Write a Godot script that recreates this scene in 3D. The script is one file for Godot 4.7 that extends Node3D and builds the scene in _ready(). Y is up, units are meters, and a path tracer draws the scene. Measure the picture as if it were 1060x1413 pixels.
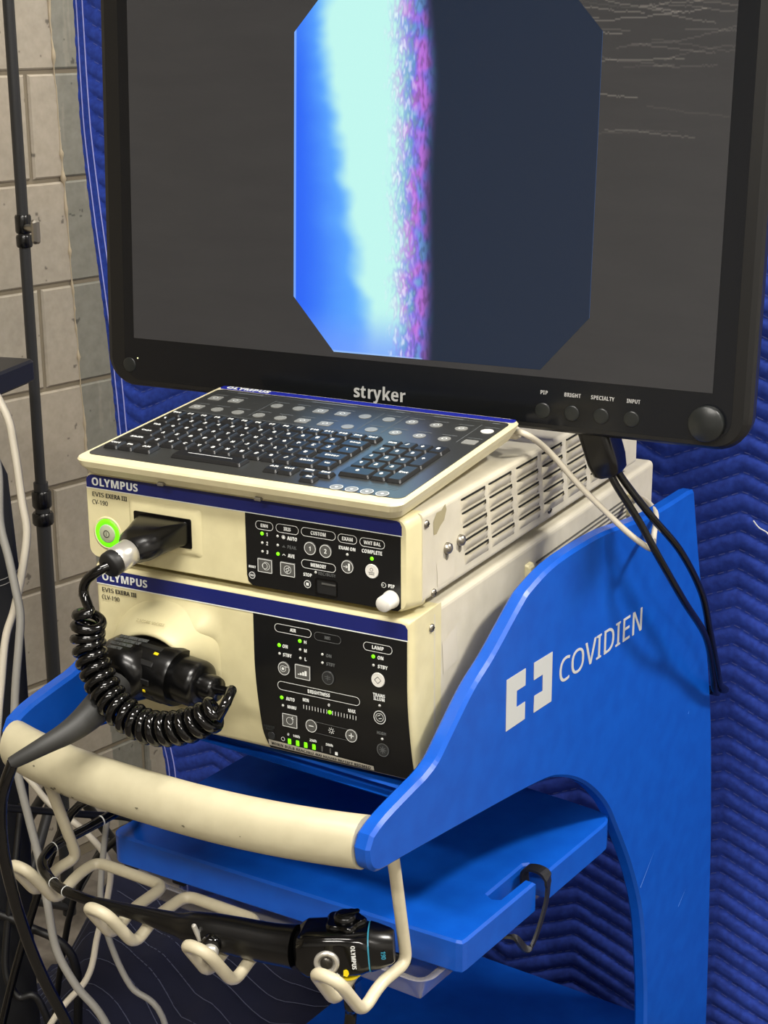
extends Node3D

# ------------------------------------------------------------------ camera, light, exposure
const LIFT := 0.22            # everything below is laid out with the floor at y = -0.22, then raised
const FLOOR := -0.22
var M := {}
var taken := {}

func setup_view():
	var cam := Camera3D.new()
	cam.name = "camera"
	add_child(cam)
	cam.position = Vector3(0.858, 1.489, 1.282)
	cam.rotation = Vector3(deg_to_rad(-16.73), deg_to_rad(28.5), deg_to_rad(-0.3))
	cam.fov = rad_to_deg(2.0 * atan(706.5 / 2277.0))
	cam.near = 0.02
	cam.current = true
	var we := WorldEnvironment.new()
	we.name = "world_environment"
	var e := Environment.new()
	e.background_mode = Environment.BG_COLOR
	e.background_color = Color(0.02, 0.02, 0.022)
	e.tonemap_mode = Environment.TONE_MAPPER_LINEAR
	e.tonemap_exposure = 1.0
	e.sdfgi_enabled = true
	e.ssao_enabled = true
	e.ssil_enabled = true
	we.environment = e
	add_child(we)
	# two rows of ceiling tubes: one to the right of the cart, one behind the photographer
	ceiling_lamp(Vector3(1.65, 2.66, -0.66), 0.0, 8.5, Vector2(0.22, 0.6), "white ceiling light panel to the right of the blue cart")
	ceiling_lamp(Vector3(0.30, 2.66, 0.85), 90.0, 4.4, Vector2(0.26, 1.2), "white ceiling light panel almost straight above the cart handle")
	ceiling_lamp(Vector3(0.55, 2.66, 2.30), 90.0, 6.0, Vector2(0.26, 1.2), "white ceiling light panel behind the camera position")
	ceiling_lamp(Vector3(2.60, 2.66, 2.30), 90.0, 6.5, Vector2(0.26, 1.2), "added white fill light panel far right behind the camera")  # unseen lamp added to lift the side panel and the blanket's right part
	ceiling_lamp(Vector3(-0.72, 2.66, -1.35), 90.0, 1.5, Vector2(0.2, 0.6), "added white fill light panel behind the blanket near the block wall")  # unseen lamp added to brighten the block wall, blanket keeps it off the floor

func ceiling_lamp(at: Vector3, turn: float, energy: float, size: Vector2, label: String):
	var t = thing("ceiling_light", label, "ceiling light", at, Vector3(0, deg_to_rad(turn), 0), "ceiling lights")
	var s = stl()
	box(s, Vector3(0, 0.04, 0), Vector3(size.x + 0.06, 0.06, size.y + 0.06), 0.006)
	part(t, "housing", s, mat("lamp_white", Color(0.85, 0.85, 0.84), 0.5))
	s = stl()
	box(s, Vector3(0, 0.006, 0), Vector3(size.x, 0.008, size.y), 0.0)
	var m := StandardMaterial3D.new()
	m.albedo_color = Color(0.9, 0.9, 0.9)
	m.emission_enabled = true
	m.emission = Color(1.0, 0.98, 0.945)
	m.emission_energy_multiplier = 6.0
	part(t, "diffuser", s, m)
	var l := AreaLight3D.new()
	l.name = "light"
	l.area_size = size
	l.light_energy = energy
	l.light_color = Color(1.0, 0.98, 0.945)
	l.shadow_enabled = true
	l.set("area_range", 12.0)
	l.rotation = Vector3(-PI / 2, 0, 0)
	l.position = Vector3(0, -0.01, 0)
	t.add_child(l)

# ------------------------------------------------------------------ node helpers
func numbered(parent: Node, called: String) -> String:
	var key := str(parent.get_instance_id()) + "/" + called
	var n: int = taken.get(key, 0)
	taken[key] = n + 1
	return called if n == 0 else "%s_%03d" % [called, n]

func tag(o: Node, label := "", category := "", group := "", kind := ""):
	if label != "": o.set_meta("label", label)
	if category != "": o.set_meta("category", category)
	if group != "": o.set_meta("group", group)
	if kind != "": o.set_meta("kind", kind)

func thing(called: String, label: String, category: String, at := Vector3.ZERO, rot := Vector3.ZERO, group := "") -> Node3D:
	var o := Node3D.new()
	o.name = numbered(self, called)
	add_child(o)
	o.position = at
	o.rotation = rot
	tag(o, label, category, group)
	return o

func part(parent: Node, called: String, s, m: Material, label := "", at := Vector3.ZERO) -> MeshInstance3D:
	var o := MeshInstance3D.new()
	o.name = numbered(parent, called)
	if s is SurfaceTool:
		s.generate_normals()
		o.mesh = s.commit()
	else:
		o.mesh = s
	o.material_override = m
	o.cast_shadow = GeometryInstance3D.SHADOW_CASTING_SETTING_ON
	parent.add_child(o)
	o.position = at
	if label != "": o.set_meta("label", label)
	return o

# ------------------------------------------------------------------ materials
func noise_tex(size: int, freq: float, lo: Color, hi: Color, sd: int, octaves := 4, stretch := Vector2(1, 1)) -> ImageTexture:
	var fn := FastNoiseLite.new()
	fn.seed = sd
	fn.frequency = freq
	fn.fractal_octaves = octaves
	var im := Image.create(size, size, true, Image.FORMAT_RGB8)
	for y in size:
		for x in size:
			var v := fn.get_noise_2d(x * stretch.x, y * stretch.y) * 0.5 + 0.5
			# blend the seams so that the tile repeats
			var wx := clampf((x - size * 0.85) / (size * 0.15), 0, 1)
			var wy := clampf((y - size * 0.85) / (size * 0.15), 0, 1)
			if wx > 0: v = lerpf(v, fn.get_noise_2d((x - size) * stretch.x, y * stretch.y) * 0.5 + 0.5, wx)
			if wy > 0: v = lerpf(v, fn.get_noise_2d(x * stretch.x, (y - size) * stretch.y) * 0.5 + 0.5, wy)
			im.set_pixel(x, y, lo.lerp(hi, clampf((v - 0.25) * 2.0, 0, 1)))
	im.generate_mipmaps()
	return ImageTexture.create_from_image(im)

func mat(key: String, c: Color, rough: float, metal := 0.0, tex: Texture2D = null, scale := 4.0) -> StandardMaterial3D:
	if M.has(key): return M[key]
	var m := StandardMaterial3D.new()
	m.albedo_color = c
	m.roughness = rough
	m.metallic = metal
	if tex:
		m.albedo_texture = tex
		m.uv1_triplanar = true
		m.uv1_scale = Vector3(scale, scale, scale)
	M[key] = m
	return m

func glow(key: String, c: Color, strength: float) -> StandardMaterial3D:
	if M.has(key): return M[key]
	var m := StandardMaterial3D.new()
	m.albedo_color = c
	m.roughness = 0.4
	m.emission_enabled = true
	m.emission = c
	m.emission_energy_multiplier = strength
	M[key] = m
	return m

func make_materials():
	var grime = noise_tex(256, 0.02, Color(0.955, 0.952, 0.945), Color(1, 1, 1), 3, 5)
	var fine = noise_tex(256, 0.12, Color(0.93, 0.93, 0.93), Color(1, 1, 1), 5, 4)
	mat("cream", Color(0.83, 0.795, 0.63), 0.42, 0.0, grime, 5.0)
	mat("kb_cream", Color(0.85, 0.815, 0.67), 0.42, 0.0, grime, 5.0)
	mat("side_metal", Color(0.80, 0.775, 0.70), 0.45, 0.0, grime, 5.0)
	mat("handle", Color(0.75, 0.72, 0.605), 0.38, 0.0, grime, 7.0)
	mat("rod", Color(0.78, 0.745, 0.64), 0.4, 0.0, grime, 9.0)
	mat("strip_blue", Color(0.10, 0.13, 0.39), 0.25)
	mat("panel_black", Color(0.045, 0.05, 0.058), 0.35, 0.0, fine, 12.0)
	mat("white_print", Color(0.86, 0.87, 0.86), 0.5)
	mat("grey_print", Color(0.36, 0.37, 0.37), 0.5)
	mat("faint_print", Color(0.17, 0.18, 0.18), 0.5)
	mat("dark_print", Color(0.22, 0.21, 0.19), 0.5)
	mat("button_grey", Color(0.30, 0.30, 0.29), 0.5)
	mat("button_dark", Color(0.13, 0.135, 0.14), 0.5)
	mat("button_white", Color(0.84, 0.83, 0.80), 0.4)
	mat("lens_white", Color(0.75, 0.76, 0.74), 0.4)
	glow("led_green", Color(0.45, 0.95, 0.05), 0.9)
	glow("ring_green", Color(0.40, 1.0, 0.05), 0.9)
	mat("cart_blue", Color(0.045, 0.315, 0.71), 0.27, 0.0, noise_tex(256, 0.03, Color(0.93, 0.93, 0.95), Color(1, 1, 1), 11, 4), 3.0)
	mat("black_gloss", Color(0.022, 0.022, 0.024), 0.12)
	mat("black_satin", Color(0.022, 0.022, 0.024), 0.26)
	mat("black_rubber", Color(0.05, 0.05, 0.053), 0.5, 0.0, fine, 10.0)
	mat("boot_grey", Color(0.17, 0.17, 0.165), 0.55, 0.0, fine, 10.0)
	mat("chrome", Color(0.84, 0.83, 0.80), 0.28, 0.75)
	mat("steel", Color(0.62, 0.60, 0.56), 0.35, 1.0)
	mat("dark_gap", Color(0.012, 0.012, 0.012), 0.8)
	mat("key_black", Color(0.085, 0.087, 0.092), 0.42, 0.0, fine, 20.0)
	mat("kb_overlay", Color(0.20, 0.202, 0.195), 0.3, 0.0, fine, 15.0)
	mat("kb_button", Color(0.50, 0.50, 0.48), 0.4)
	mat("monitor_frame", Color(0.03, 0.042, 0.065), 0.20)
	mat("monitor_back", Color(0.05, 0.05, 0.052), 0.4)
	mat("button_glass", Color(0.11, 0.12, 0.12), 0.3)
	mat("logo_silver", Color(0.66, 0.66, 0.65), 0.4)
	mat("white_cable", Color(0.78, 0.75, 0.68), 0.45)
	mat("grey_cable", Color(0.55, 0.54, 0.51), 0.5)
	mat("stand_black", Color(0.15, 0.152, 0.157), 0.45, 0.0, fine, 10.0)
	mat("bag_cloth", Color(0.07, 0.073, 0.08), 0.85, 0.0, fine, 20.0)
	mat("concrete", Color(0.50, 0.47, 0.43), 0.85, 0.0, noise_tex(512, 0.02, Color(0.62, 0.61, 0.6), Color(1, 1, 1), 21, 6), 0.9)
	mat("plaster", Color(0.84, 0.83, 0.81), 0.9, 0.0, grime, 1.0)
	mat("navy_cloth", Color(0.085, 0.10, 0.20), 0.95, 0.0, fine, 8.0)
	mat("navy_thread", Color(0.36, 0.38, 0.48), 0.9)
	mat("thread", Color(0.33, 0.38, 0.66), 0.8)
	mat("bright_thread", Color(0.62, 0.64, 0.88), 0.8)
	mat("emboss", Color(0.70, 0.66, 0.50), 0.6)
	mat("yellow", Color(0.90, 0.80, 0.08), 0.4)
	mat("teal", Color(0.20, 0.55, 0.66), 0.4)
	mat("sticker", Color(0.74, 0.72, 0.66), 0.6)
	mat("residue", Color(0.60, 0.565, 0.44), 0.7)
	mat("pale_residue", Color(0.78, 0.755, 0.69), 0.7)
	mat("blanket", Color(0.155, 0.275, 0.68), 0.95, 0.0, noise_tex(256, 0.05, Color(0.78, 0.78, 0.82), Color(1, 1, 1), 31, 5), 6.0)
	var clear := StandardMaterial3D.new()
	clear.albedo_color = Color(0.66, 0.64, 0.61, 0.62)
	clear.transparency = BaseMaterial3D.TRANSPARENCY_ALPHA
	clear.roughness = 0.08
	M["clear"] = clear

# ------------------------------------------------------------------ mesh helpers
func stl(group := -1) -> SurfaceTool:
	var s := SurfaceTool.new()
	s.begin(Mesh.PRIMITIVE_TRIANGLES)
	s.set_smooth_group(group)
	return s

func tri(s: SurfaceTool, a: Vector3, b: Vector3, c: Vector3):
	s.add_vertex(a); s.add_vertex(c); s.add_vertex(b)

func quad(s: SurfaceTool, a: Vector3, b: Vector3, c: Vector3, d: Vector3):
	tri(s, a, b, c); tri(s, a, c, d)

func box(s: SurfaceTool, c: Vector3, size: Vector3, bev := 0.0, bs := Basis.IDENTITY):
	var p := PackedVector2Array()
	var h := size * 0.5
	var b := minf(bev, minf(h.x, minf(h.y, h.z)) * 0.9)
	if b <= 0.0:
		p = PackedVector2Array([Vector2(-h.x, -h.y), Vector2(h.x, -h.y), Vector2(h.x, h.y), Vector2(-h.x, h.y)])
	else:
		p = PackedVector2Array([Vector2(-h.x + b, -h.y), Vector2(h.x - b, -h.y), Vector2(h.x, -h.y + b), Vector2(h.x, h.y - b), Vector2(h.x - b, h.y), Vector2(-h.x + b, h.y), Vector2(-h.x, h.y - b), Vector2(-h.x, -h.y + b)])
	prism(s, p, -h.z, h.z, Transform3D(bs, c), b)

func inset(p: PackedVector2Array, d: float) -> PackedVector2Array:
	var q := PackedVector2Array()
	var n := p.size()
	for i in n:
		var a := (p[i] - p[(i + n - 1) % n]).normalized()
		var b := (p[(i + 1) % n] - p[i]).normalized()
		var na := Vector2(-a.y, a.x)
		var nb := Vector2(-b.y, b.x)
		var m := na + nb
		var k := maxf(m.dot(na), 0.35)
		q.append(p[i] + m * (d / k))
	return q

func ring3(p: PackedVector2Array, z: float, xf: Transform3D) -> PackedVector3Array:
	var r := PackedVector3Array()
	for v in p: r.append(xf * Vector3(v.x, v.y, z))
	return r

func cap(s: SurfaceTool, p: PackedVector2Array, z: float, xf: Transform3D, up: bool):
	var t := Geometry2D.triangulate_polygon(p)
	for i in range(0, t.size(), 3):
		var a := p[t[i]]; var b := p[t[i + 1]]; var c := p[t[i + 2]]
		if ((b - a).cross(c - a) > 0) != up:
			var w := b; b = c; c = w
		tri(s, xf * Vector3(a.x, a.y, z), xf * Vector3(b.x, b.y, z), xf * Vector3(c.x, c.y, z))

func band(s: SurfaceTool, r0: PackedVector3Array, r1: PackedVector3Array):
	var n := r0.size()
	for j in n:
		var k := (j + 1) % n
		quad(s, r0[j], r0[k], r1[k], r1[j])

# polygon (counter-clockwise in xy) extruded from z0 to z1 with bevelled rims
func prism(s: SurfaceTool, p: PackedVector2Array, z0: float, z1: float, xf := Transform3D.IDENTITY, bev := 0.0, smooth := false):
	var q := inset(p, bev) if bev > 0 else p
	s.set_smooth_group(-1)
	cap(s, q, z0, xf, false)
	cap(s, q, z1, xf, true)
	if smooth: s.set_smooth_group(7)
	if bev > 0:
		band(s, ring3(q, z0, xf), ring3(p, z0 + bev, xf))
		band(s, ring3(p, z0 + bev, xf), ring3(p, z1 - bev, xf))
		band(s, ring3(p, z1 - bev, xf), ring3(q, z1, xf))
	else:
		band(s, ring3(p, z0, xf), ring3(p, z1, xf))
	s.set_smooth_group(-1)

func rrect(w: float, h: float, r: float, n := 4, c := Vector2.ZERO) -> PackedVector2Array:
	var p := PackedVector2Array()
	for k in 4:
		var cx: float = [w / 2 - r, -w / 2 + r, -w / 2 + r, w / 2 - r][k]
		var cy: float = [h / 2 - r, h / 2 - r, -h / 2 + r, -h / 2 + r][k]
		for i in n + 1:
			var a := (k + float(i) / n) * PI / 2
			p.append(c + Vector2(cx + cos(a) * r, cy + sin(a) * r))
	return p

func circle(r: float, n := 20, c := Vector2.ZERO, ry := -1.0) -> PackedVector2Array:
	var p := PackedVector2Array()
	for i in n:
		var a := TAU * i / n
		p.append(c + Vector2(cos(a) * r, sin(a) * (ry if ry > 0 else r)))
	return p

# flat printed line along a closed outline
func outline(s: SurfaceTool, p: PackedVector2Array, w: float, z: float, xf := Transform3D.IDENTITY):
	var q := inset(p, w)
	var a := ring3(p, z, xf)
	var b := ring3(q, z, xf)
	band(s, a, b)

func flat(s: SurfaceTool, p: PackedVector2Array, z: float, xf := Transform3D.IDENTITY):
	cap(s, p, z, xf, true)

func loft(s: SurfaceTool, rings: Array, c0 := true, c1 := true, smooth := true):
	s.set_smooth_group(3 if smooth else -1)
	for i in rings.size() - 1: band(s, rings[i], rings[i + 1])
	s.set_smooth_group(-1)
	if c0: fan(s, rings[0], true)
	if c1: fan(s, rings[-1], false)

func fan(s: SurfaceTool, r: PackedVector3Array, rev: bool):
	var c := Vector3.ZERO
	for v in r: c += v
	c /= r.size()
	for j in r.size():
		var k := (j + 1) % r.size()
		if rev: tri(s, c, r[k], r[j])
		else: tri(s, c, r[j], r[k])

# profile = [[radius, height], ...] turned about the z axis of xf
func lathe(s: SurfaceTool, prof: Array, xf := Transform3D.IDENTITY, n := 24, smooth := true):
	var rings := []
	for q in prof: rings.append(ring3(circle(maxf(q[0], 0.00001), n), q[1], xf))
	loft(s, rings, true, true, smooth)

func axis_frame(a: Vector3, b: Vector3) -> Transform3D:
	var z := (b - a).normalized()
	var up := Vector3.UP if absf(z.y) < 0.95 else Vector3.RIGHT
	var x := up.cross(z).normalized()
	return Transform3D(Basis(x, z.cross(x), z), a)

func catmull(p: Array, per := 6) -> Array:
	var o := []
	for i in p.size() - 1:
		var p0: Vector3 = p[maxi(i - 1, 0)]; var p1: Vector3 = p[i]; var p2: Vector3 = p[i + 1]; var p3: Vector3 = p[mini(i + 2, p.size() - 1)]
		for k in per:
			var t := float(k) / per
			o.append(0.5 * ((2.0 * p1) + (p2 - p0) * t + (2.0 * p0 - 5.0 * p1 + 4.0 * p2 - p3) * t * t + (3.0 * p1 - p0 - 3.0 * p2 + p3) * t * t * t))
	o.append(p[-1])
	return o

# corners of a polyline rounded with radius r (bent rod)
func bent(p: Array, r: float, n := 6) -> Array:
	var o := [p[0]]
	for i in range(1, p.size() - 1):
		var a: Vector3 = p[i - 1]; var b: Vector3 = p[i]; var c: Vector3 = p[i + 1]
		var d := minf(r, minf((a - b).length(), (c - b).length()) * 0.48)
		var q0 := b + (a - b).normalized() * d
		var q1 := b + (c - b).normalized() * d
		for k in n + 1:
			var t := float(k) / n
			o.append(q0.lerp(b, t).lerp(b.lerp(q1, t), t))
	o.append(p[-1])
	return o

func tube(s: SurfaceTool, p: Array, r, sides := 10):
	var rings := []
	var nrm := Vector3.ZERO
	for i in p.size():
		var a: Vector3 = p[maxi(i - 1, 0)]
		var b: Vector3 = p[mini(i + 1, p.size() - 1)]
		var t := (b - a).normalized()
		if nrm == Vector3.ZERO:
			nrm = t.cross(Vector3.UP if absf(t.y) < 0.9 else Vector3.RIGHT).normalized()
		nrm = (nrm - t * nrm.dot(t)).normalized()
		var bi := t.cross(nrm)
		var rad: float = r[mini(i, r.size() - 1)] if r is Array else r
		var ring := PackedVector3Array()
		for j in sides:
			var an := TAU * j / sides
			ring.append(p[i] + (nrm * cos(an) + bi * sin(an)) * rad)
		rings.append(ring)
	loft(s, rings)

func radii(n: int, keys: Array) -> Array:      # keys = [[t, r], ...] spread over n path points
	var o := []
	for i in n:
		var t := float(i) / (n - 1)
		var r: float = keys[-1][1]
		for k in keys.size() - 1:
			if t <= keys[k + 1][0]:
				r = lerpf(keys[k][1], keys[k + 1][1], clampf((t - keys[k][0]) / maxf(keys[k + 1][0] - keys[k][0], 0.0001), 0, 1))
				break
		o.append(r)
	return o

# smooth grid surface; f(i, j) gives the point, rows run up and columns run right as seen from the front
func grid(nr: int, nc: int, f: Callable, uvf = null) -> ArrayMesh:
	var v := PackedVector3Array(); v.resize(nr * nc)
	var nn := PackedVector3Array(); nn.resize(nr * nc)
	var uv := PackedVector2Array(); uv.resize(nr * nc)
	for i in nr:
		for j in nc: v[i * nc + j] = f.call(i, j)
	for i in nr:
		for j in nc:
			var dx := v[i * nc + mini(j + 1, nc - 1)] - v[i * nc + maxi(j - 1, 0)]
			var dy := v[mini(i + 1, nr - 1) * nc + j] - v[maxi(i - 1, 0) * nc + j]
			nn[i * nc + j] = dx.cross(dy).normalized()
			uv[i * nc + j] = uvf.call(i, j) if uvf else Vector2(float(j) / (nc - 1), 1.0 - float(i) / (nr - 1))
	var ix := PackedInt32Array()
	for i in nr - 1:
		for j in nc - 1:
			var a := i * nc + j
			ix.append_array([a, a + nc + 1, a + 1, a, a + nc, a + nc + 1])
	var arr := []
	arr.resize(Mesh.ARRAY_MAX)
	arr[Mesh.ARRAY_VERTEX] = v
	arr[Mesh.ARRAY_NORMAL] = nn
	arr[Mesh.ARRAY_TEX_UV] = uv
	arr[Mesh.ARRAY_INDEX] = ix
	var m := ArrayMesh.new()
	m.add_surface_from_arrays(Mesh.PRIMITIVE_TRIANGLES, arr)
	return m

var fonts := {}
func font(kind: String) -> SystemFont:
	if not fonts.has(kind):
		var f := SystemFont.new()
		f.font_names = PackedStringArray(["Droid Serif" if kind == "serif" else "Droid Sans"])
		f.font_weight = 700 if kind == "bold" else 400
		fonts[kind] = f
	return fonts[kind]

# lettering fitted to a w x h box centred on the origin of xf, facing its +z
func letters(s: SurfaceTool, txt: String, xf: Transform3D, w: float, h: float, kind := "bold", thick := 0.0004):
	var t := TextMesh.new()
	t.text = txt
	t.font = font(kind)
	t.font_size = 32
	t.pixel_size = 0.01
	t.depth = 0.05
	t.curve_step = 2.0
	var bb := t.get_aabb()
	var sc := Vector3(w / bb.size.x, h / bb.size.y, thick / bb.size.z)
	var c := bb.get_center()
	var fit := Transform3D(Basis.from_scale(sc), Vector3(-c.x * sc.x, -c.y * sc.y, -c.z * sc.z))
	s.append_from(t, 0, xf * fit)

func lettering(parent: Node, list: Array, m: Material, z, called := "lettering"):
	# list of [text, x, y, w, h, font]; z may be a number or a Callable of y
	if list.is_empty(): return
	var s := SurfaceTool.new()
	for q in list:
		var zz: float = z.call(q[2]) if z is Callable else z
		letters(s, q[0], Transform3D(Basis.IDENTITY, Vector3(q[1], q[2], zz)), q[3], q[4], q[5] if q.size() > 5 else "bold")
	var o := MeshInstance3D.new()
	o.name = numbered(parent, called)
	o.mesh = s.commit()
	o.material_override = m
	parent.add_child(o)

# ------------------------------------------------------------------ control panels
func led(parent: Node, x: float, y: float, z: float, on: bool, r := 0.0013):
	var s := stl()
	lathe(s, [[r, 0], [r, 0.0003], [r * 0.7, 0.0008], [0.0, 0.001]], Transform3D(Basis.IDENTITY, Vector3(x, y, z)), 10)
	part(parent, "indicator_light", s, M["led_green"] if on else M["lens_white"], "lit green indicator light" if on else "")

func pill(s: SurfaceTool, x: float, y: float, w: float, h: float, z: float):
	outline(s, rrect(w, h, h * 0.48, 5, Vector2(x, y)), 0.0005, z)

func push_button(parent: Node, x: float, y: float, z: float, w: float, h: float, m: String, rim: String, round := true):
	var b := stl()
	var p := circle(w / 2, 20, Vector2(x, y), h / 2) if round else rrect(w, h, 0.0012, 3, Vector2(x, y))
	prism(b, p, z, z + 0.0012, Transform3D.IDENTITY, 0.0004, round)
	var o = part(parent, "button", b, M[m])
	var s := stl()
	outline(s, inset(p, 0.0005), 0.0006, z + 0.0014)
	part(o, "rim", s, M[rim])
	return o

func icon(parent: Node, m: String, z: float, shapes: Array):
	# shapes: ["line", x0, y0, x1, y1] or ["ring", x, y, r] or ["dot", x, y, r] or ["tri", x, y, size]
	var s := stl()
	var w := 0.00045
	for q in shapes:
		if q[0] == "line":
			var a := Vector2(q[1], q[2]); var b := Vector2(q[3], q[4])
			var n := (b - a).normalized().orthogonal() * w * 0.7
			flat(s, PackedVector2Array([a - n, b - n, b + n, a + n]), z)
		elif q[0] == "ring":
			outline(s, circle(q[3], 14, Vector2(q[1], q[2])), w, z)
		elif q[0] == "dot":
			flat(s, circle(q[3], 12, Vector2(q[1], q[2])), z)
		elif q[0] == "bar":
			flat(s, PackedVector2Array([Vector2(q[1], q[2]), Vector2(q[3], q[2]), Vector2(q[3], q[4]), Vector2(q[1], q[4])]), z)
	part(parent, "symbol", s, M[m])

func screw(parent: Node, at: Vector3, r := 0.0042):
	var s := stl()
	var xf := Transform3D(Basis(Vector3(0, 0, -1), Vector3.UP, Vector3.RIGHT), at)
	lathe(s, [[r, 0], [r, 0.0006], [r * 0.85, 0.0019], [r * 0.4, 0.0026], [0, 0.0027]], xf, 14)
	var o = part(parent, "screw", s, M["steel"])
	var d := stl()
	box(d, at + Vector3(0.0027, 0, 0), Vector3(0.0004, r * 1.1, r * 0.25))
	box(d, at + Vector3(0.0027, 0, 0), Vector3(0.0004, r * 0.25, r * 1.1))
	part(o, "recess", d, M["dark_gap"])

# ------------------------------------------------------------------ video processor (upper unit)
func video_processor():
	var t = thing("video_processor", "cream video processor with glowing green power button, upper unit under the keyboard", "video processor")
	var s := stl()
	# painted sheet-metal case
	prism(s, rrect(0.380, 0.0885, 0.005, 4, Vector2(0.001, 1.0022)), -0.60, -0.022, Transform3D.IDENTITY, 0.0, false)
	part(t, "case", s, M["side_metal"])
	# front bezel, drawn in towards the front
	s = stl()
	var rings := []
	for q in [[0.000, 0.3690, 0.0885, 0.0100], [-0.0025, 0.3725, 0.0920, 0.0115], [-0.008, 0.3745, 0.0935, 0.0115], [-0.028, 0.3810, 0.0940, 0.008]]:
		rings.push_front(ring3(rrect(q[1], q[2], q[3], 6, Vector2(0.0005, 1.0005)), q[0], Transform3D.IDENTITY))
	loft(s, rings)
	var bez = part(t, "front_bezel", s, M["cream"])
	# blue band
	s = stl()
	prism(s, PackedVector2Array([Vector2(-0.1835, 1.0300), Vector2(0.1805, 1.0300), Vector2(0.1805, 1.0385), Vector2(0.1785, 1.0425), Vector2(0.175, 1.0437), Vector2(-0.177, 1.0437), Vector2(-0.181, 1.042), Vector2(-0.1835, 1.0385)]), 0.0, 0.0006)
	part(bez, "blue_band", s, M["strip_blue"])
	lettering(bez, [["OLYMPUS", -0.1474, 1.0369, 0.0575, 0.0082]], M["white_print"], 0.0009, "maker_lettering")
	lettering(bez, [["EVIS", -0.1695, 1.0233, 0.0145, 0.0046, "regular"], ["EXERA III", -0.1465, 1.0233, 0.0265, 0.0046], ["CV-190", -0.1676, 1.0150, 0.0195, 0.0048, "regular"]], M["dark_print"], 0.0004, "model_lettering")
	# power button
	s = stl()
	lathe(s, [[0.0175, -0.001], [0.0175, 0.0008], [0.0155, 0.0012], [0.0145, -0.0005], [0.0, -0.0008]], Transform3D(Basis.IDENTITY, Vector3(-0.1597, 0.9835, 0)), 32)
	var pw = part(t, "power_button", s, M["cream"])
	s = stl()
	lathe(s, [[0.0150, 0.0], [0.0146, 0.0016], [0.0100, 0.0018], [0.0098, 0.0]], Transform3D(Basis.IDENTITY, Vector3(-0.1597, 0.9835, 0)), 32)
	part(pw, "glowing_ring", s, M["ring_green"], "glowing green ring")
	s = stl()
	lathe(s, [[0.0098, 0.0], [0.0098, 0.0028], [0.0088, 0.0034], [0.0, 0.0036]], Transform3D(Basis.IDENTITY, Vector3(-0.1590, 0.9835, 0)), 24)
	part(pw, "cap", s, mat("power_cap", Color(0.66, 0.68, 0.58), 0.4))
	icon(pw, "dark_print", 0.0039, [["ring", -0.159, 0.9835, 0.0040], ["ring", -0.159, 0.9835, 0.0036], ["bar", -0.1593, 0.9815, -0.1587, 0.9855]])
	# raised surround of the video socket
	s = stl()
	var rr := []
	for q in [[0.0, 0.088, 0.050], [0.002, 0.083, 0.045], [0.0030, 0.078, 0.040], [0.0030, 0.072, 0.033]]:
		rr.append(ring3(rrect(q[1], q[2], 0.004, 4, Vector2(-0.0872, 0.9990)), q[0], Transform3D.IDENTITY))
	loft(s, rr, false, true)
	var so = part(t, "socket_surround", s, M["cream"])
	s = stl()
	prism(s, rrect(0.070, 0.031, 0.002, 3, Vector2(-0.0882, 0.9982)), 0.002, 0.0042, Transform3D.IDENTITY, 0.0005)
	part(so, "socket", s, M["black_gloss"])
	lettering(so, [["Z  VIDEO CONNECTOR", -0.089, 1.0187, 0.050, 0.0016, "regular"]], mat("emboss", Color(0.70, 0.66, 0.50), 0.6), 0.0026, "embossed_lettering")
	# black control panel
	s = stl()
	prism(s, PackedVector2Array([Vector2(0.0155, 0.9557), Vector2(0.1765, 0.9557), Vector2(0.1795, 0.9585), Vector2(0.1795, 1.0292), Vector2(0.0089, 1.0292), Vector2(0.0092, 0.966), Vector2(0.0108, 0.9590)]), 0.0, 0.0007)
	var p = part(t, "control_panel", s, M["panel_black"])
	s = stl()
	prism(s, PackedVector2Array([Vector2(-0.1838, 1.0292), Vector2(0.1808, 1.0292), Vector2(0.1808, 1.0300), Vector2(-0.1838, 1.0300)]), 0.0, 0.0008)
	part(bez, "pin_stripe", s, M["white_print"])
	var z := 0.0011
	for q in [[0.031, 1.0188, 0.0203], [0.0569, 1.0190, 0.0256], [0.0914, 1.0194, 0.0380], [0.1232, 1.0189, 0.0207], [0.1498, 1.0186, 0.0268], [0.0911, 0.9873, 0.0380]]:
		s = stl()
		pill(s, q[0], q[1], q[2], 0.0088, z)
		part(p, "print_outline", s, M["white_print"])
	lettering(p, [["ENH", 0.031, 1.0188, 0.0080, 0.0034], ["IRIS", 0.0569, 1.0190, 0.0078, 0.0034], ["CUSTOM", 0.0914, 1.0194, 0.0165, 0.0036], ["EXAM", 0.1232, 1.0189, 0.0115, 0.0035], ["WHT BAL", 0.1498, 1.0186, 0.0180, 0.0035], ["MEMORY", 0.0911, 0.9873, 0.0170, 0.0036],
		["1", 0.0338, 1.0104, 0.0013, 0.0034], ["2", 0.0338, 1.0012, 0.0020, 0.0034], ["3", 0.0338, 0.9924, 0.0020, 0.0034], ["AUTO", 0.0622, 1.0101, 0.0108, 0.0036], ["AVE", 0.0608, 0.9925, 0.0075, 0.0036],
		["EXAM ON", 0.1228, 1.0095, 0.0178, 0.0033], ["COMPLETE", 0.1495, 1.0100, 0.0215, 0.0036], ["RESET", 0.0159, 0.9749, 0.0080, 0.0022], ["STOP", 0.0788, 0.9764, 0.0092, 0.0033], ["PIP", 0.1700, 0.9795, 0.0065, 0.0033]], M["white_print"], z)
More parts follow.
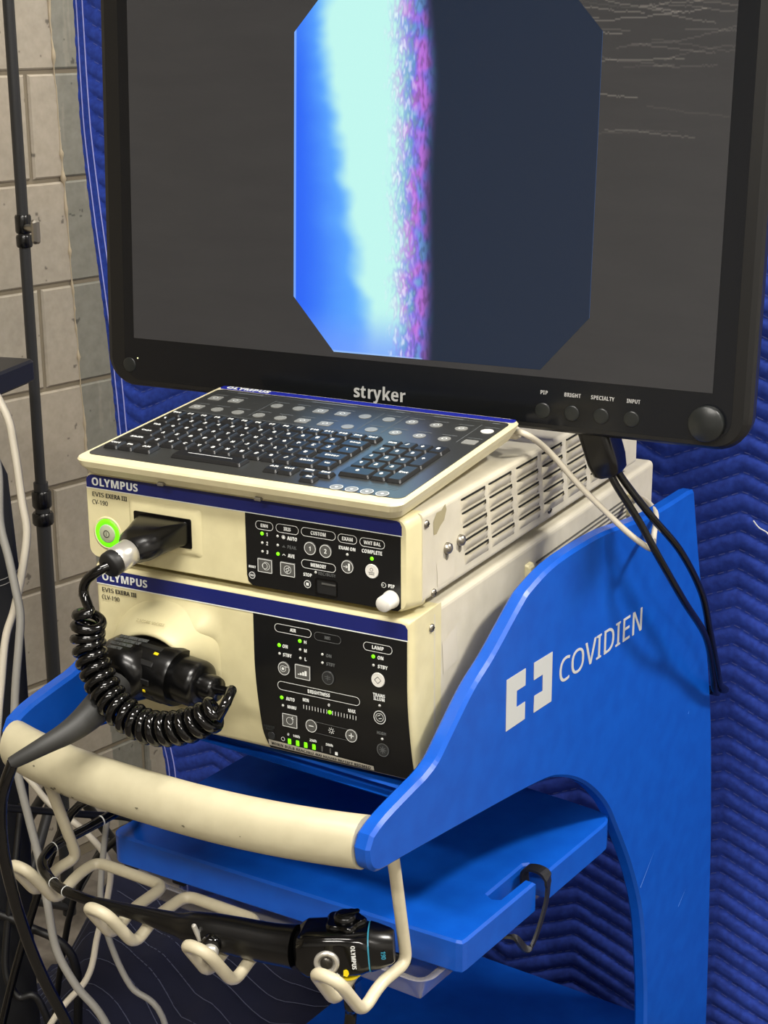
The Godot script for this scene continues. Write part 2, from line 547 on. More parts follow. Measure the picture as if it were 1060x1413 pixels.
	lettering(p, [["PEAK", 0.0618, 1.0013, 0.0098, 0.0034, "regular"], ["REC/BUSY", 0.1005, 0.9800, 0.0192, 0.0030, "regular"]], M["grey_print"], z, "grey_lettering")
	for q in [[0.028, 1.0104, 1], [0.028, 1.0011, 0], [0.028, 0.9923, 0], [0.0457, 1.0104, 0], [0.0457, 1.0013, 0], [0.0457, 0.9924, 1], [0.1228, 1.0034, 0], [0.1492, 1.0034, 1], [0.0877, 0.9803, 0]]:
		led(p, q[0], q[1], 0.0007, q[2] == 1, 0.0019 if q[2] == 1 else 0.0014)
	var b = push_button(p, 0.0310, 0.9782, 0.0007, 0.0172, 0.0146, "button_grey", "white_print", false)
	icon(b, "white_print", 0.0021, [["ring", 0.031, 0.9782, 0.0032], ["ring", 0.0325, 0.9782, 0.0042]])
	b = push_button(p, 0.0569, 0.9784, 0.0007, 0.0172, 0.0146, "button_grey", "white_print", false)
	icon(b, "white_print", 0.0021, [["ring", 0.0569, 0.9784, 0.0042], ["ring", 0.0569, 0.9784, 0.0018], ["line", 0.0545, 0.9784, 0.0590, 0.9810], ["line", 0.0550, 0.9760, 0.0594, 0.9784], ["line", 0.0569, 0.9743, 0.0552, 0.9788]])
	b = push_button(p, 0.0825, 1.0037, 0.0007, 0.0138, 0.0138, "button_grey", "white_print")
	lettering(b, [["1", 0.0825, 1.0037, 0.0016, 0.0044]], M["white_print"], 0.0022)
	b = push_button(p, 0.0996, 1.0035, 0.0007, 0.0138, 0.0138, "button_grey", "white_print")
	lettering(b, [["2", 0.0996, 1.0035, 0.0026, 0.0044]], M["white_print"], 0.0022)
	b = push_button(p, 0.1233, 0.9916, 0.0007, 0.0138, 0.0138, "button_grey", "white_print")
	icon(b, "white_print", 0.0021, [["bar", 0.1242, 0.9880, 0.1262, 0.9952], ["line", 0.1190, 0.9916, 0.1232, 0.9916], ["line", 0.1218, 0.9930, 0.1236, 0.9916], ["line", 0.1218, 0.9902, 0.1236, 0.9916]])
	b = push_button(p, 0.1494, 0.9912, 0.0007, 0.0142, 0.0142, "button_white", "white_print")
	icon(b, "grey_print", 0.0021, [["ring", 0.1494, 0.9930, 0.0018], ["line", 0.1462, 0.9900, 0.1526, 0.9900], ["line", 0.1466, 0.9884, 0.1522, 0.9884]])
	b = push_button(p, 0.0160, 0.9664, 0.0007, 0.0082, 0.0082, "button_dark", "white_print")
	icon(b, "white_print", 0.0021, [["line", 0.0138, 0.9670, 0.0182, 0.9670], ["line", 0.0138, 0.9658, 0.0182, 0.9658]])
	b = push_button(p, 0.0791, 0.9673, 0.0007, 0.0088, 0.0088, "button_dark", "white_print")
	icon(b, "white_print", 0.0021, [["bar", 0.0776, 0.9658, 0.0806, 0.9688]])
	icon(p, "white_print", z, [["ring", 0.0525, 1.0104, 0.0020], ["dot", 0.0525, 1.0104, 0.0011], ["line", 0.0510, 0.9918, 0.0525, 0.9935], ["line", 0.0525, 0.9935, 0.0542, 0.9918], ["line", 0.1598, 0.9794, 0.1618, 0.9794], ["ring", 0.1618, 0.9794, 0.0026]])
	icon(p, "grey_print", z, [["line", 0.0510, 1.0004, 0.0523, 1.0004], ["line", 0.0523, 1.0004, 0.0528, 1.0026], ["line", 0.0528, 1.0026, 0.0533, 1.0004], ["line", 0.0533, 1.0004, 0.0546, 1.0004]])
	# memory slot: a frame around a dark well
	s = stl()
	var f0 := rrect(0.0245, 0.0170, 0.0022, 4, Vector2(0.0993, 0.9664))
	var f1 := rrect(0.0215, 0.0138, 0.0014, 4, Vector2(0.0997, 0.9668))
	band(s, ring3(f0, 0.0007, Transform3D.IDENTITY), ring3(f0, 0.0016, Transform3D.IDENTITY))
	band(s, ring3(f0, 0.0016, Transform3D.IDENTITY), ring3(f1, 0.0016, Transform3D.IDENTITY))
	band(s, ring3(f1, 0.0016, Transform3D.IDENTITY), ring3(f1, 0.0008, Transform3D.IDENTITY))
	var sl = part(p, "memory_slot", s, M["black_satin"])
	s = stl()
	flat(s, f1, 0.00085)
	part(sl, "slot_well", s, M["dark_gap"])
	s = stl()
	box(s, Vector3(0.1020, 0.9702, 0.0012), Vector3(0.015, 0.0016, 0.0008))
	part(sl, "contact", s, M["button_grey"])
	# round knob
	s = stl()
	lathe(s, [[0.0088, 0], [0.0088, 0.002], [0.0080, 0.003], [0.0078, 0.0155], [0.0070, 0.0172], [0.0, 0.0174]], Transform3D(Basis.IDENTITY, Vector3(0.1695, 0.9665, 0.0007)), 24)
	part(p, "knob", s, M["button_white"], "white round knob")
	# side: louvres, screws, keyholes
	var cols := [-0.1017, -0.1651, -0.2328, -0.300, -0.368, -0.436]
	var mesh = louvre_mesh()
	for c in cols.size():
		for r in 5:
			var o := MeshInstance3D.new()
			o.name = numbered(t, "louvre")
			o.mesh = mesh
			o.material_override = M["side_metal"]
			t.add_child(o)
			o.position = Vector3(0.191, 1.0386 - 0.0146 * r, cols[c] - 0.002 * r * 1.3)
			var g := stl()
			box(g, Vector3(0.0003, 0.0006, -0.028), Vector3(0.0012, 0.0018, 0.054))
			part(o, "slot", g, M["dark_gap"])
	screw(t, Vector3(0.191, 1.0352, -0.0285))
	screw(t, Vector3(0.191, 0.9625, -0.0440))
	screw(t, Vector3(0.191, 0.9702, -0.3250))
	for q in [[0.9994, -0.1002], [0.9995, -0.0715]]:
		s = stl()
		var xf := Transform3D(Basis(Vector3(0, 0, -1), Vector3.UP, Vector3.RIGHT), Vector3(0.191, q[0], q[1]))
		lathe(s, [[0.0058, 0], [0.0058, 0.002], [0.0048, 0.0048], [0.0022, 0.0062], [0, 0.0064]], xf, 18)
		var st = part(t, "rack_stud", s, M["steel"])
		s = stl()
		prism(s, rrect(0.006, 0.014, 0.003, 4, Vector2(0.001, -0.0055)), 0.0, 0.0006, xf)
		part(st, "keyhole", s, mat("keyhole", Color(0.42, 0.40, 0.34), 0.6))
	# old label marks
	s = stl()
	var side := Transform3D(Basis(Vector3(0, 0, -1), Vector3.UP, Vector3.RIGHT), Vector3(0.1911, 0, 0))
	flat(s, PackedVector2Array([Vector2(0.044, 1.0200), Vector2(0.050, 1.0195), Vector2(0.058, 1.0255), Vector2(0.066, 1.029), Vector2(0.071, 1.0385), Vector2(0.068, 1.0445), Vector2(0.060, 1.0400), Vector2(0.050, 1.0405), Vector2(0.043, 1.0330)]), 0.0002, side)
	part(t, "label_residue", s, M["residue"])
	s = stl()
	flat(s, PackedVector2Array([Vector2(0.052, 0.9660), Vector2(0.090, 0.9665), Vector2(0.088, 0.9870), Vector2(0.072, 0.9890), Vector2(0.0500, 0.9900), Vector2(0.0525, 0.975)]), 0.0002, side)
	part(t, "label_residue", s, M["pale_residue"])
	# rubber feet on the unit below
	for x in [-0.15, 0.15]:
		for zz in [-0.07, -0.52]:
			s = stl()
			lathe(s, [[0.012, 0], [0.012, 0.0085]], Transform3D(Basis(Vector3.RIGHT, Vector3(0, 0, -1), Vector3.UP), Vector3(x, 0.9500, zz)), 14)
			part(t, "foot", s, M["black_rubber"])

func louvre_mesh() -> ArrayMesh:
	var l := 0.056
	var n := 14
	return grid(6, n, func(i, j):
		var u := float(j) / (n - 1)
		var w := 1.0 - float(5 - i) / 5.0           # 0 at the bottom, 1 at the open top edge
		var end := minf(1.0, minf(u * 9.0, (1.0 - u) * 4.5))
		end = sin(end * PI / 2)
		var b := 0.0050 * sin(w * PI * 0.5) * end
		return Vector3(b, -0.0108 + 0.0108 * w, -l * u))

# ------------------------------------------------------------------ light source (lower unit)
func lower_profile(y: float) -> float:
	return 0.0 if y > 0.88 else -0.0145 * pow((0.88 - y) / 0.095, 1.6)

func hood(x: float, y: float) -> float:
	# shallow neck above the canopy and the well of the light-guide socket
	var r := Vector2(x + 0.090, y - 0.8495).length()
	var neck := (1.0 - smoothstep(0.022, 0.048, absf(x + 0.070))) * smoothstep(0.880, 0.90, y) * (1.0 - smoothstep(0.900, 0.9262, y))
	return 0.014 * neck - 0.010 * (1.0 - smoothstep(0.0440, 0.0470, r))

func canopy() -> ArrayMesh:
	# moulded awning over the socket: a section swept round an arc and dying out at both ends
	var prof := [[0.0775, -0.001], [0.0735, 0.0050], [0.0690, 0.0135], [0.0635, 0.0250], [0.0580, 0.0345], [0.0545, 0.0388], [0.0518, 0.0400], [0.0495, 0.0385], [0.0482, 0.0340], [0.0478, 0.0180], [0.0476, -0.006]]
	var n := 60
	return grid(prof.size(), n, func(i, j):
		var a := deg_to_rad(lerpf(186.0, -4.0, float(j) / (n - 1)))
		var q = prof[prof.size() - 1 - i]
		var m := smoothstep(186.0, 150.0, rad_to_deg(a)) * smoothstep(-4.0, 60.0, rad_to_deg(a))
		var out: float = lerpf(0.0476, q[0], 0.35 + 0.65 * m)
		var p := Vector2(cos(a), sin(a) * 0.98) * out
		return Vector3(-0.0865 + p.x * 1.02, 0.8480 + minf(p.y, 0.0775), -0.002 + (q[1] + 0.001) * m))

func light_source():
	var t = thing("light_source_unit", "cream light source with large black connector on its front, lower unit on blue cart deck", "light source")
	var s := stl()
	prism(s, rrect(0.372, 0.168, 0.006, 4, Vector2(0.0055, 0.862)), -0.663, -0.045, Transform3D.IDENTITY, 0.0)
	part(t, "case", s, M["side_metal"])
	# moulded front
	var xs := [[-0.1808, -0.060], [-0.1808, -0.010], [-0.1800, -0.0045], [-0.1780, -0.0012]]
	var k := 0
	var n := 130
	for i in n + 1: xs.append([lerpf(-0.1755, 0.1865, float(i) / n), 0.0])
	xs.append_array([[0.1885, -0.0012], [0.1905, -0.0045], [0.1912, -0.010], [0.1916, -0.060]])
	var ys := [[0.7730, -0.055], [0.7732, -0.008], [0.7745, -0.002]]
	for i in 61: ys.append([lerpf(0.7765, 0.9435, float(i) / 60), 0.0])
	ys.append_array([[0.9462, -0.0015], [0.9475, -0.006], [0.9480, -0.055]])
	var front = grid(ys.size(), xs.size(), func(i, j):
		var q = xs[j]; var w = ys[i]
		return Vector3(q[0], w[0], minf(q[1], w[1]) + (lower_profile(w[0]) + hood(q[0], w[0]) if q[1] > -0.05 and w[1] > -0.05 else 0.0)))
	var bez = part(t, "front_bezel", front, M["cream"])
	part(t, "socket_canopy", canopy(), M["cream"], "cream moulded canopy over the socket")
	s = stl()
	prism(s, PackedVector2Array([Vector2(-0.1775, 0.9278), Vector2(0.1865, 0.9278), Vector2(0.1865, 0.9385), Vector2(0.184, 0.9425), Vector2(0.180, 0.9435), Vector2(-0.1725, 0.9435), Vector2(-0.1765, 0.9415), Vector2(-0.1775, 0.938)]), -0.001, 0.0006)
	part(bez, "blue_band", s, M["strip_blue"])
	s = stl()
	prism(s, PackedVector2Array([Vector2(-0.1775, 0.9268), Vector2(0.1867, 0.9268), Vector2(0.1867, 0.9278), Vector2(-0.1775, 0.9278)]), -0.001, 0.0008)
	part(bez, "pin_stripe", s, M["white_print"])
	lettering(bez, [["OLYMPUS", -0.1412, 0.9357, 0.0570, 0.0082]], M["white_print"], 0.0009, "maker_lettering")
	lettering(bez, [["EVIS", -0.1632, 0.9214, 0.0145, 0.0046, "regular"], ["EXERA III", -0.1402, 0.9214, 0.0265, 0.0046], ["CLV-190", -0.1602, 0.9131, 0.0225, 0.0048, "regular"]], M["dark_print"], 0.0012, "model_lettering")
	var hl := SurfaceTool.new()
	var hx := Transform3D(Basis(Vector3(1, 0, 0), deg_to_rad(-42)), Vector3(-0.088, 0.9085, 0.0310))
	letters(hl, "Z SCOPE SOCKET", hx, 0.034, 0.0028, "regular")
	part_plain(bez, "embossed_lettering", hl, M["emboss"])
	# black control panel following the curved front
	var pan = grid(28, 12, func(i, j):
		var y := lerpf(0.7768, 0.9268, float(i) / 27)
		var l := 0.0150 + 0.006 * pow(clampf((0.80 - y) / 0.024, 0, 1), 2.0)
		var x := lerpf(l, 0.1862, float(j) / 11)
		return Vector3(x, y, lower_profile(y) + 0.0008))
	var p = part(t, "control_panel", pan, M["panel_black"])
	var z := func(y): return lower_profile(y) + 0.0013
	for q in [[0.0610, 0.9164, 0.0420, 0.0088, 0], [0.1552, 0.9152, 0.0313, 0.0088, 0], [0.0875, 0.8550, 0.0935, 0.0092, 0]]:
		s = stl()
		pill(s, q[0], q[1], q[2], q[3], z.call(q[1]) + 0.0002)
		part(p, "print_outline", s, M["white_print"])
	s = stl()
	pill(s, 0.0999, 0.9155, 0.0300, 0.0088, 0.0013)
	part(p, "print_outline", s, M["grey_print"])
	for y in [0.8212, 0.8080]:
		s = stl()
		flat(s, PackedVector2Array([Vector2(0.0790, y), Vector2(0.1180, y - 0.0006), Vector2(0.1180, y - 0.0002), Vector2(0.0790, y + 0.0004)]), z.call(y) + 0.0002)
		part(p, "print_line", s, M["grey_print"])
	lettering(p, [["AIR", 0.0610, 0.9164, 0.0068, 0.0034], ["LAMP", 0.1552, 0.9152, 0.0125, 0.0036], ["BRIGHTNESS", 0.0880, 0.8550, 0.0250, 0.0036], ["ON", 0.0516, 0.8980, 0.0060, 0.0035], ["STBY", 0.0540, 0.8891, 0.0100, 0.0035],
		["H", 0.0747, 0.9066, 0.0026, 0.0033], ["M", 0.0748, 0.8977, 0.0028, 0.0033], ["L", 0.0748, 0.8888, 0.0020, 0.0033], ["ON", 0.1580, 0.9056, 0.0062, 0.0035], ["STBY", 0.1604, 0.8966, 0.0106, 0.0035],
		["AUTO", 0.0540, 0.8412, 0.0098, 0.0035], ["MANU", 0.0548, 0.8321, 0.0100, 0.0033], ["MIN", 0.0722, 0.8441, 0.0068, 0.0033], ["0", 0.0986, 0.8442, 0.0022, 0.0030], ["MAX", 0.1243, 0.8430, 0.0080, 0.0034],
		["TRANS", 0.1557, 0.8666, 0.0130, 0.0033], ["ILLUM", 0.1557, 0.8626, 0.0120, 0.0033], ["0", 0.0458, 0.7986, 0.0020, 0.0026], ["100h", 0.0552, 0.7985, 0.0080, 0.0028], ["250h", 0.0745, 0.7979, 0.0080, 0.0028], ["500h", 0.0932, 0.7970, 0.0080, 0.0028]], M["white_print"], z)
	lettering(p, [["NBI", 0.0999, 0.9155, 0.0062, 0.0032], ["ON", 0.1010, 0.8972, 0.0060, 0.0033], ["STBY", 0.1030, 0.8886, 0.0098, 0.0033], ["HIGH", 0.1553, 0.8249, 0.0098, 0.0030]], M["grey_print"], z, "grey_lettering")
	lettering(p, [["COUNTER", 0.0240, 0.8030, 0.0125, 0.0022], ["RESET", 0.0240, 0.8000, 0.0090, 0.0022]], M["faint_print"], z, "faint_lettering")
	for q in [[0.0445, 0.8980, 1], [0.0447, 0.8892, 0], [0.0684, 0.9066, 1], [0.0685, 0.8977, 0], [0.0686, 0.8888, 0], [0.0936, 0.8973, 0], [0.0936, 0.8886, 0], [0.1500, 0.9056, 1], [0.1501, 0.8967, 0], [0.0438, 0.8411, 1], [0.0441, 0.8320, 0], [0.1556, 0.8555, 0], [0.1552, 0.8182, 0]]:
		led(p, q[0], q[1], lower_profile(q[1]) + 0.0008, q[2] == 1, 0.0020 if q[2] == 1 else 0.0014)
	# brightness scale
	s = stl()
	for i in 19:
		if i == 9: continue
		var x := 0.0690 + 0.00329 * i
		flat(s, PackedVector2Array([Vector2(x - 0.0003, 0.8338), Vector2(x + 0.0003, 0.8338), Vector2(x + 0.0003, 0.8382), Vector2(x - 0.0003, 0.8382)]), lower_profile(0.836) + 0.0014)
	part(p, "scale_marks", s, M["white_print"])
	led(p, 0.0986, 0.8360, lower_profile(0.836) + 0.001, true, 0.0022)
	# lamp life bar
	for i in 6:
		s = stl()
		var x: float = 0.0458 + 0.0095 * i
		var zz := lower_profile(0.7900) + 0.0008
		box(s, Vector3(x, 0.7902, zz + 0.0004), Vector3(0.0036 if i < 4 else 0.0018, 0.0060, 0.0008), 0.0002)
		part(p, "lamp_life_segment", s, M["led_green"] if i < 4 else M["button_grey"], "lit green bar segment" if i < 4 else "")
	# buttons
	var b = push_button(p, 0.0499, 0.8747, 0.0008, 0.0142, 0.0148, "button_grey", "white_print")
	icon(b, "white_print", 0.0022, [["ring", 0.0490, 0.8745, 0.0034], ["dot", 0.0490, 0.8745, 0.0015], ["line", 0.0510, 0.8770, 0.0548, 0.8770]])
	b = push_button(p, 0.0714, 0.8747, 0.0008, 0.0180, 0.0156, "button_grey", "white_print", false)
	icon(b, "white_print", 0.0022, [["bar", 0.0660, 0.8715, 0.0680, 0.8725], ["bar", 0.0684, 0.8715, 0.0706, 0.8738], ["bar", 0.0711, 0.8715, 0.0733, 0.8752], ["bar", 0.0738, 0.8715, 0.0762, 0.8768]])
	b = push_button(p, 0.1001, 0.8743, 0.0008, 0.0142, 0.0148, "button_dark", "grey_print")
	icon(b, "grey_print", 0.0022, [["line", 0.0965, 0.8755, 0.1030, 0.8755], ["line", 0.0975, 0.8735, 0.1030, 0.8735], ["line", 0.0997, 0.8715, 0.0997, 0.8772]])
	b = push_button(p, 0.1553, 0.8827, 0.0008, 0.0146, 0.0150, "button_white", "white_print")
	icon(b, "grey_print", 0.0022, [["line", 0.1518, 0.8827, 0.1553, 0.8862], ["line", 0.1553, 0.8862, 0.1588, 0.8827], ["line", 0.1588, 0.8827, 0.1553, 0.8792], ["line", 0.1553, 0.8792, 0.1518, 0.8827]])
	var zb := lower_profile(0.8159) + 0.0008
	b = push_button(p, 0.0506, 0.8160, zb, 0.0180, 0.0150, "button_grey", "white_print", false)
	icon(b, "white_print", zb + 0.0014, [["ring", 0.0506, 0.8160, 0.0040], ["line", 0.0530, 0.8195, 0.0552, 0.8180], ["line", 0.0530, 0.8195, 0.0545, 0.8212]])
	b = push_button(p, 0.0755, 0.8156, zb, 0.0138, 0.0145, "button_grey", "white_print")
	icon(b, "white_print", zb + 0.0014, [["bar", 0.0728, 0.8151, 0.0782, 0.8161]])
	b = push_button(p, 0.1211, 0.8146, zb, 0.0138, 0.0145, "button_grey", "white_print")
	icon(b, "white_print", zb + 0.0014, [["bar", 0.1184, 0.8141, 0.1238, 0.8151], ["bar", 0.1206, 0.8118, 0.1216, 0.8174]])
	icon(p, "white_print", z.call(0.815) + 0.0003, [["ring", 0.0982, 0.8150, 0.0019], ["line", 0.0982, 0.8175, 0.0982, 0.8184], ["line", 0.0982, 0.8116, 0.0982, 0.8125], ["line", 0.1008, 0.8150, 0.1017, 0.8150], ["line", 0.0947, 0.8150, 0.0956, 0.8150], ["line", 0.1000, 0.8168, 0.1007, 0.8175], ["line", 0.0957, 0.8125, 0.0964, 0.8132], ["line", 0.0957, 0.8175, 0.0964, 0.8168], ["line", 0.1000, 0.8132, 0.1007, 0.8125]])
	icon(p, "white_print", z.call(0.79) + 0.0006, [["ring", 0.0385, 0.7915, 0.0022], ["bar", 0.0990, 0.7870, 0.1022, 0.7905]])
	b = push_button(p, 0.1554, 0.8430, lower_profile(0.843) + 0.0008, 0.0142, 0.0150, "button_dark", "white_print")
	icon(b, "white_print", lower_profile(0.843) + 0.0022, [["ring", 0.1554, 0.8430, 0.0044], ["line", 0.1530, 0.8440, 0.1560, 0.8455], ["line", 0.1545, 0.8415, 0.1578, 0.8425]])
	b = push_button(p, 0.1551, 0.8060, lower_profile(0.806) + 0.0008, 0.0142, 0.0150, "button_dark", "grey_print")
	icon(b, "grey_print", lower_profile(0.806) + 0.0024, [["ring", 0.1551, 0.8060, 0.0020], ["line", 0.1512, 0.8060, 0.1590, 0.8060], ["line", 0.1551, 0.8020, 0.1551, 0.8100], ["line", 0.1524, 0.8033, 0.1578, 0.8087], ["line", 0.1524, 0.8087, 0.1578, 0.8033]])
	b = push_button(p, 0.0252, 0.7925, lower_profile(0.7925) + 0.0010, 0.0085, 0.0088, "button_dark", "faint_print")
	# notice sticker
	var za := lower_profile(0.7868) + 0.0010
	var zc := lower_profile(0.7790) + 0.0010
	s = stl()
	quad(s, Vector3(0.0196, 0.7795, zc), Vector3(0.1412, 0.7778, zc - 0.0003), Vector3(0.1416, 0.7835, za), Vector3(0.0200, 0.7868, za))
	var sk = part(p, "notice_sticker", s, M["sticker"], "pale strip sticker with black lettering")
	var sx := SurfaceTool.new()
	letters(sx, "WHEN BULB REACHED 400 HOURS NOTIFY BIOMED", Transform3D(Basis(Vector3(0, 0, 1), -0.021), Vector3(0.0805, 0.7818, lower_profile(0.7825) + 0.0013)), 0.1150, 0.0032, "bold")
	part_plain(sk, "lettering", sx, M["dark_print"])
	# side
	screw(t, Vector3(0.1915, 0.9285, -0.0390))
	screw(t, Vector3(0.1915, 0.8850, -0.640), 0.004)
	var side := Transform3D(Basis(Vector3(0, 0, -1), Vector3.UP, Vector3.RIGHT), Vector3(0.1917, 0, 0))
	s = stl()
	flat(s, PackedVector2Array([Vector2(0.065, 0.872), Vector2(0.098, 0.876), Vector2(0.094, 0.915), Vector2(0.086, 0.912), Vector2(0.062, 0.906)]), 0.0002, side)
	part(t, "label_residue", s, M["pale_residue"])
	for i in 9:
		s = stl()
		box(s, Vector3(0.1916, 0.9200 - 0.0055 * i, -0.43), Vector3(0.0012, 0.0022, 0.28))
		part(t, "vent_slot", s, mat("vent_shade", Color(0.34, 0.33, 0.30), 0.8))
	for q in [-0.2680, -0.5790]:
		s = stl()
		var pr := [[0.0, 0.026, 0.030], [0.004, 0.024, 0.028], [0.006, 0.018, 0.022]]
		var rg := []
		for w in pr: rg.append(ring3(rrect(w[1] * 0.6, w[2], 0.002, 3, Vector2(-q, 0.911)), w[0], side))
		loft(s, rg, false, true, false)
		var lt = part(t, "latch_block", s, M["cream"])
		screw(lt, Vector3(0.1975, 0.915, q), 0.003)
	for x in [-0.15, 0.16]:
		for zz in [-0.08, -0.55]:
			s = stl()
			lathe(s, [[0.012, 0], [0.012, 0.013]], Transform3D(Basis(Vector3.RIGHT, Vector3(0, 0, -1), Vector3.UP), Vector3(x, 0.7655, zz)), 14)
			part(t, "foot", s, M["black_rubber"])

func part_plain(parent: Node, called: String, s: SurfaceTool, m: Material):
	var o := MeshInstance3D.new()
	o.name = numbered(parent, called)
	o.mesh = s.commit()
	o.material_override = m
	parent.add_child(o)

# ------------------------------------------------------------------ keyboard
func keyboard():
	var a := atan2(0.0205, 0.266)
	var t = thing("medical_keyboard", "cream keyboard with black keys resting on top of the upper unit", "keyboard", Vector3(0.005, 1.067, 0.018), Vector3(-PI / 2 + a, 0, 0))
	# local frame: x right, y towards the back, z out of the key surface
	var s := stl()
	var rings := []
	for q in [[-0.0185, 0.352, 0.250, 0.010], [-0.0175, 0.356, 0.254, 0.011], [-0.0085, 0.366, 0.270, 0.012], [-0.0020, 0.371, 0.2740, 0.0125], [0.0, 0.3685, 0.2715, 0.012]]:
		rings.append(ring3(rrect(q[1], q[2], q[3], 6, Vector2(0.0, 0.1305)), q[0], Transform3D.IDENTITY))
	loft(s, rings, true, true, false)
	var body = part(t, "housing", s, M["kb_cream"])
	s = stl()
	prism(s, rrect(0.3600, 0.2420, 0.008, 5, Vector2(0.0, 0.1305)), -0.001, 0.0006)
	var ov = part(t, "overlay", s, M["kb_overlay"], "dark membrane overlay")
	s = stl()
	prism(s, rrect(0.3630, 0.0095, 0.003, 4, Vector2(0.0, 0.2587)), 0.0, 0.0008)
	part(ov, "blue_band", s, mat("kb_blue", Color(0.12, 0.15, 0.55), 0.25))
	lettering(ov, [["OLYMPUS", -0.1457, 0.2587, 0.0560, 0.0072]], M["white_print"], 0.0011, "maker_lettering")
	# membrane buttons
	var mb := [[-0.1629, 0.2185, "s"], [-0.1363, 0.2180, "s"], [-0.1640, 0.1835, "s"], [-0.1372, 0.1828, "o"], [-0.1101, 0.1822, "o"], [-0.0825, 0.2174, "o"], [-0.0549, 0.2176, "o"], [-0.0278, 0.2179, "s"], [-0.0006, 0.2177, "s"], [-0.0829, 0.1814, "o"], [-0.0556, 0.1811, "o"], [-0.0284, 0.1813, "s"], [-0.0006, 0.1808, "s"],
		[0.0266, 0.2178, "o"], [0.0266, 0.1803, "o"], [0.0552, 0.2175, "o"], [0.0545, 0.1805, "o"], [0.0823, 0.2180, "o"], [0.1108, 0.2175, "o"], [0.1400, 0.2166, "o"], [0.1686, 0.2178, "w"], [0.0826, 0.1803, "o"], [0.1104, 0.1800, "o"], [0.1387, 0.1801, "o"], [0.1673, 0.1798, "s"]]
	for q in mb:
		s = stl()
		var pl := circle(0.0068, 18, Vector2(q[0], q[1])) if q[2] != "s" else rrect(0.0150, 0.0130, 0.002, 3, Vector2(q[0], q[1]))
		prism(s, pl, 0.0004, 0.0011)
		var bt = part(ov, "membrane_button", s, M["kb_button"] if q[2] != "w" else M["button_white"])
		if q[0] < 0.02 and q[2] == "s" or q[0] > 0.07 and q[2] == "o":
			s = stl()
			outline(s, circle(0.0030, 10, Vector2(q[0], q[1])), 0.0007, 0.0013)
			part(bt, "symbol", s, M["white_print"])
	s = stl()
	for q in mb:
		if absf(q[0] - 0.0266) < 0.001: continue
		for d in [0.0118]:
			flat(s, PackedVector2Array([Vector2(q[0] - 0.0085, q[1] + d), Vector2(q[0] + 0.0085, q[1] + d), Vector2(q[0] + 0.0085, q[1] + d + 0.0014), Vector2(q[0] - 0.0085, q[1] + d + 0.0014)]), 0.0008)
	for q in [[-0.0927], [0.0405], [0.0690], [0.1545]]:
		flat(s, PackedVector2Array([Vector2(q[0] - 0.0004, 0.1745), Vector2(q[0] + 0.0004, 0.1745), Vector2(q[0] + 0.0004, 0.2360), Vector2(q[0] - 0.0004, 0.2360)]), 0.0008)
	for q in [[-0.172, -0.095], [-0.090, 0.038], [0.043, 0.067], [0.072, 0.152], [0.157, 0.176]]:
		flat(s, PackedVector2Array([Vector2(q[0], 0.2440), Vector2(q[1], 0.2440), Vector2(q[1], 0.2447), Vector2(q[0], 0.2447)]), 0.0008)
		var c: float = (q[0] + q[1]) / 2
		flat(s, PackedVector2Array([Vector2(c - (q[1] - q[0]) * 0.22, 0.2428), Vector2(c + (q[1] - q[0]) * 0.22, 0.2428), Vector2(c + (q[1] - q[0]) * 0.22, 0.2459), Vector2(c - (q[1] - q[0]) * 0.22, 0.2459)]), 0.0009)
	flat(s, PackedVector2Array([Vector2(-0.174, 0.1660), Vector2(0.074, 0.1660), Vector2(0.074, 0.1670), Vector2(-0.174, 0.1670)]), 0.0008)
	outline(s, rrect(0.0640, 0.0052, 0.0024, 4, Vector2(0.1325, 0.0308)), 0.0006, 0.0008)
	part(ov, "print", s, M["grey_print"])
	for i in 4:
		var x := 0.1087 + 0.0162 * i
		s = stl()
		prism(s, circle(0.0064, 18, Vector2(x, 0.0144)), 0.0004, 0.0011)
		var b2 = part(ov, "membrane_button", s, M["kb_button"])
		s = stl()
		outline(s, circle(0.0064, 18, Vector2(x, 0.0144)), 0.0006, 0.0013)
		flat(s, circle(0.0016, 8, Vector2(x, 0.0144)), 0.0013)
		part(b2, "symbol", s, M["white_print"])
	# keys
	var keys := []
	var P := 0.0171
	var rowy := [0.0390, 0.0620, 0.0836, 0.1052, 0.1268, 0.1484]
	var frow := ["Esc", "F1", "F2", "F3", "F4", "F5", "F6", "F7", "F8", "F9", "F10", "F11", "F12", "Ins", "Del"]
	for i in 15: keys.append([-0.1655 + P * i, rowy[5], 0.0160, 0.0168, frow[i]])
	var num := "`1234567890-="
	for i in 13: keys.append([-0.1655 + P * i, rowy[4], 0.0160, 0.0200, num[i]])
	keys.append([0.0656, rowy[4], 0.0270, 0.0200, "Bksp"])
	keys.append([-0.1612, rowy[3], 0.0245, 0.0200, "Tab"])
	var q1 := "QWERTYUIOP[]"
	for i in 12: keys.append([-0.1402 + P * i, rowy[3], 0.0160, 0.0200, q1[i]])
	keys.append([0.0693, rowy[3], 0.0200, 0.0200, "\\"])
	keys.append([-0.1595, rowy[2], 0.0280, 0.0200, "Caps"])
	var q2 := "ASDFGHJKL;'"
	for i in 11: keys.append([-0.1368 + P * i, rowy[2], 0.0160, 0.0200, q2[i]])
	keys.append([0.0636, rowy[2], 0.0315, 0.0200, "Enter"])
	keys.append([-0.1555, rowy[1], 0.0360, 0.0200, "Shift"])
	var q3 := "ZXCVBNM,./"
	for i in 10: keys.append([-0.1290 + P * i, rowy[1], 0.0160, 0.0200, q3[i]])
	keys.append([0.0476, rowy[1], 0.0250, 0.0200, "Shift"])
	keys.append([0.0705, rowy[1], 0.0170, 0.0200, "Up"])
	keys.append([-0.1655, rowy[0], 0.0170, 0.0200, "Ctrl"])
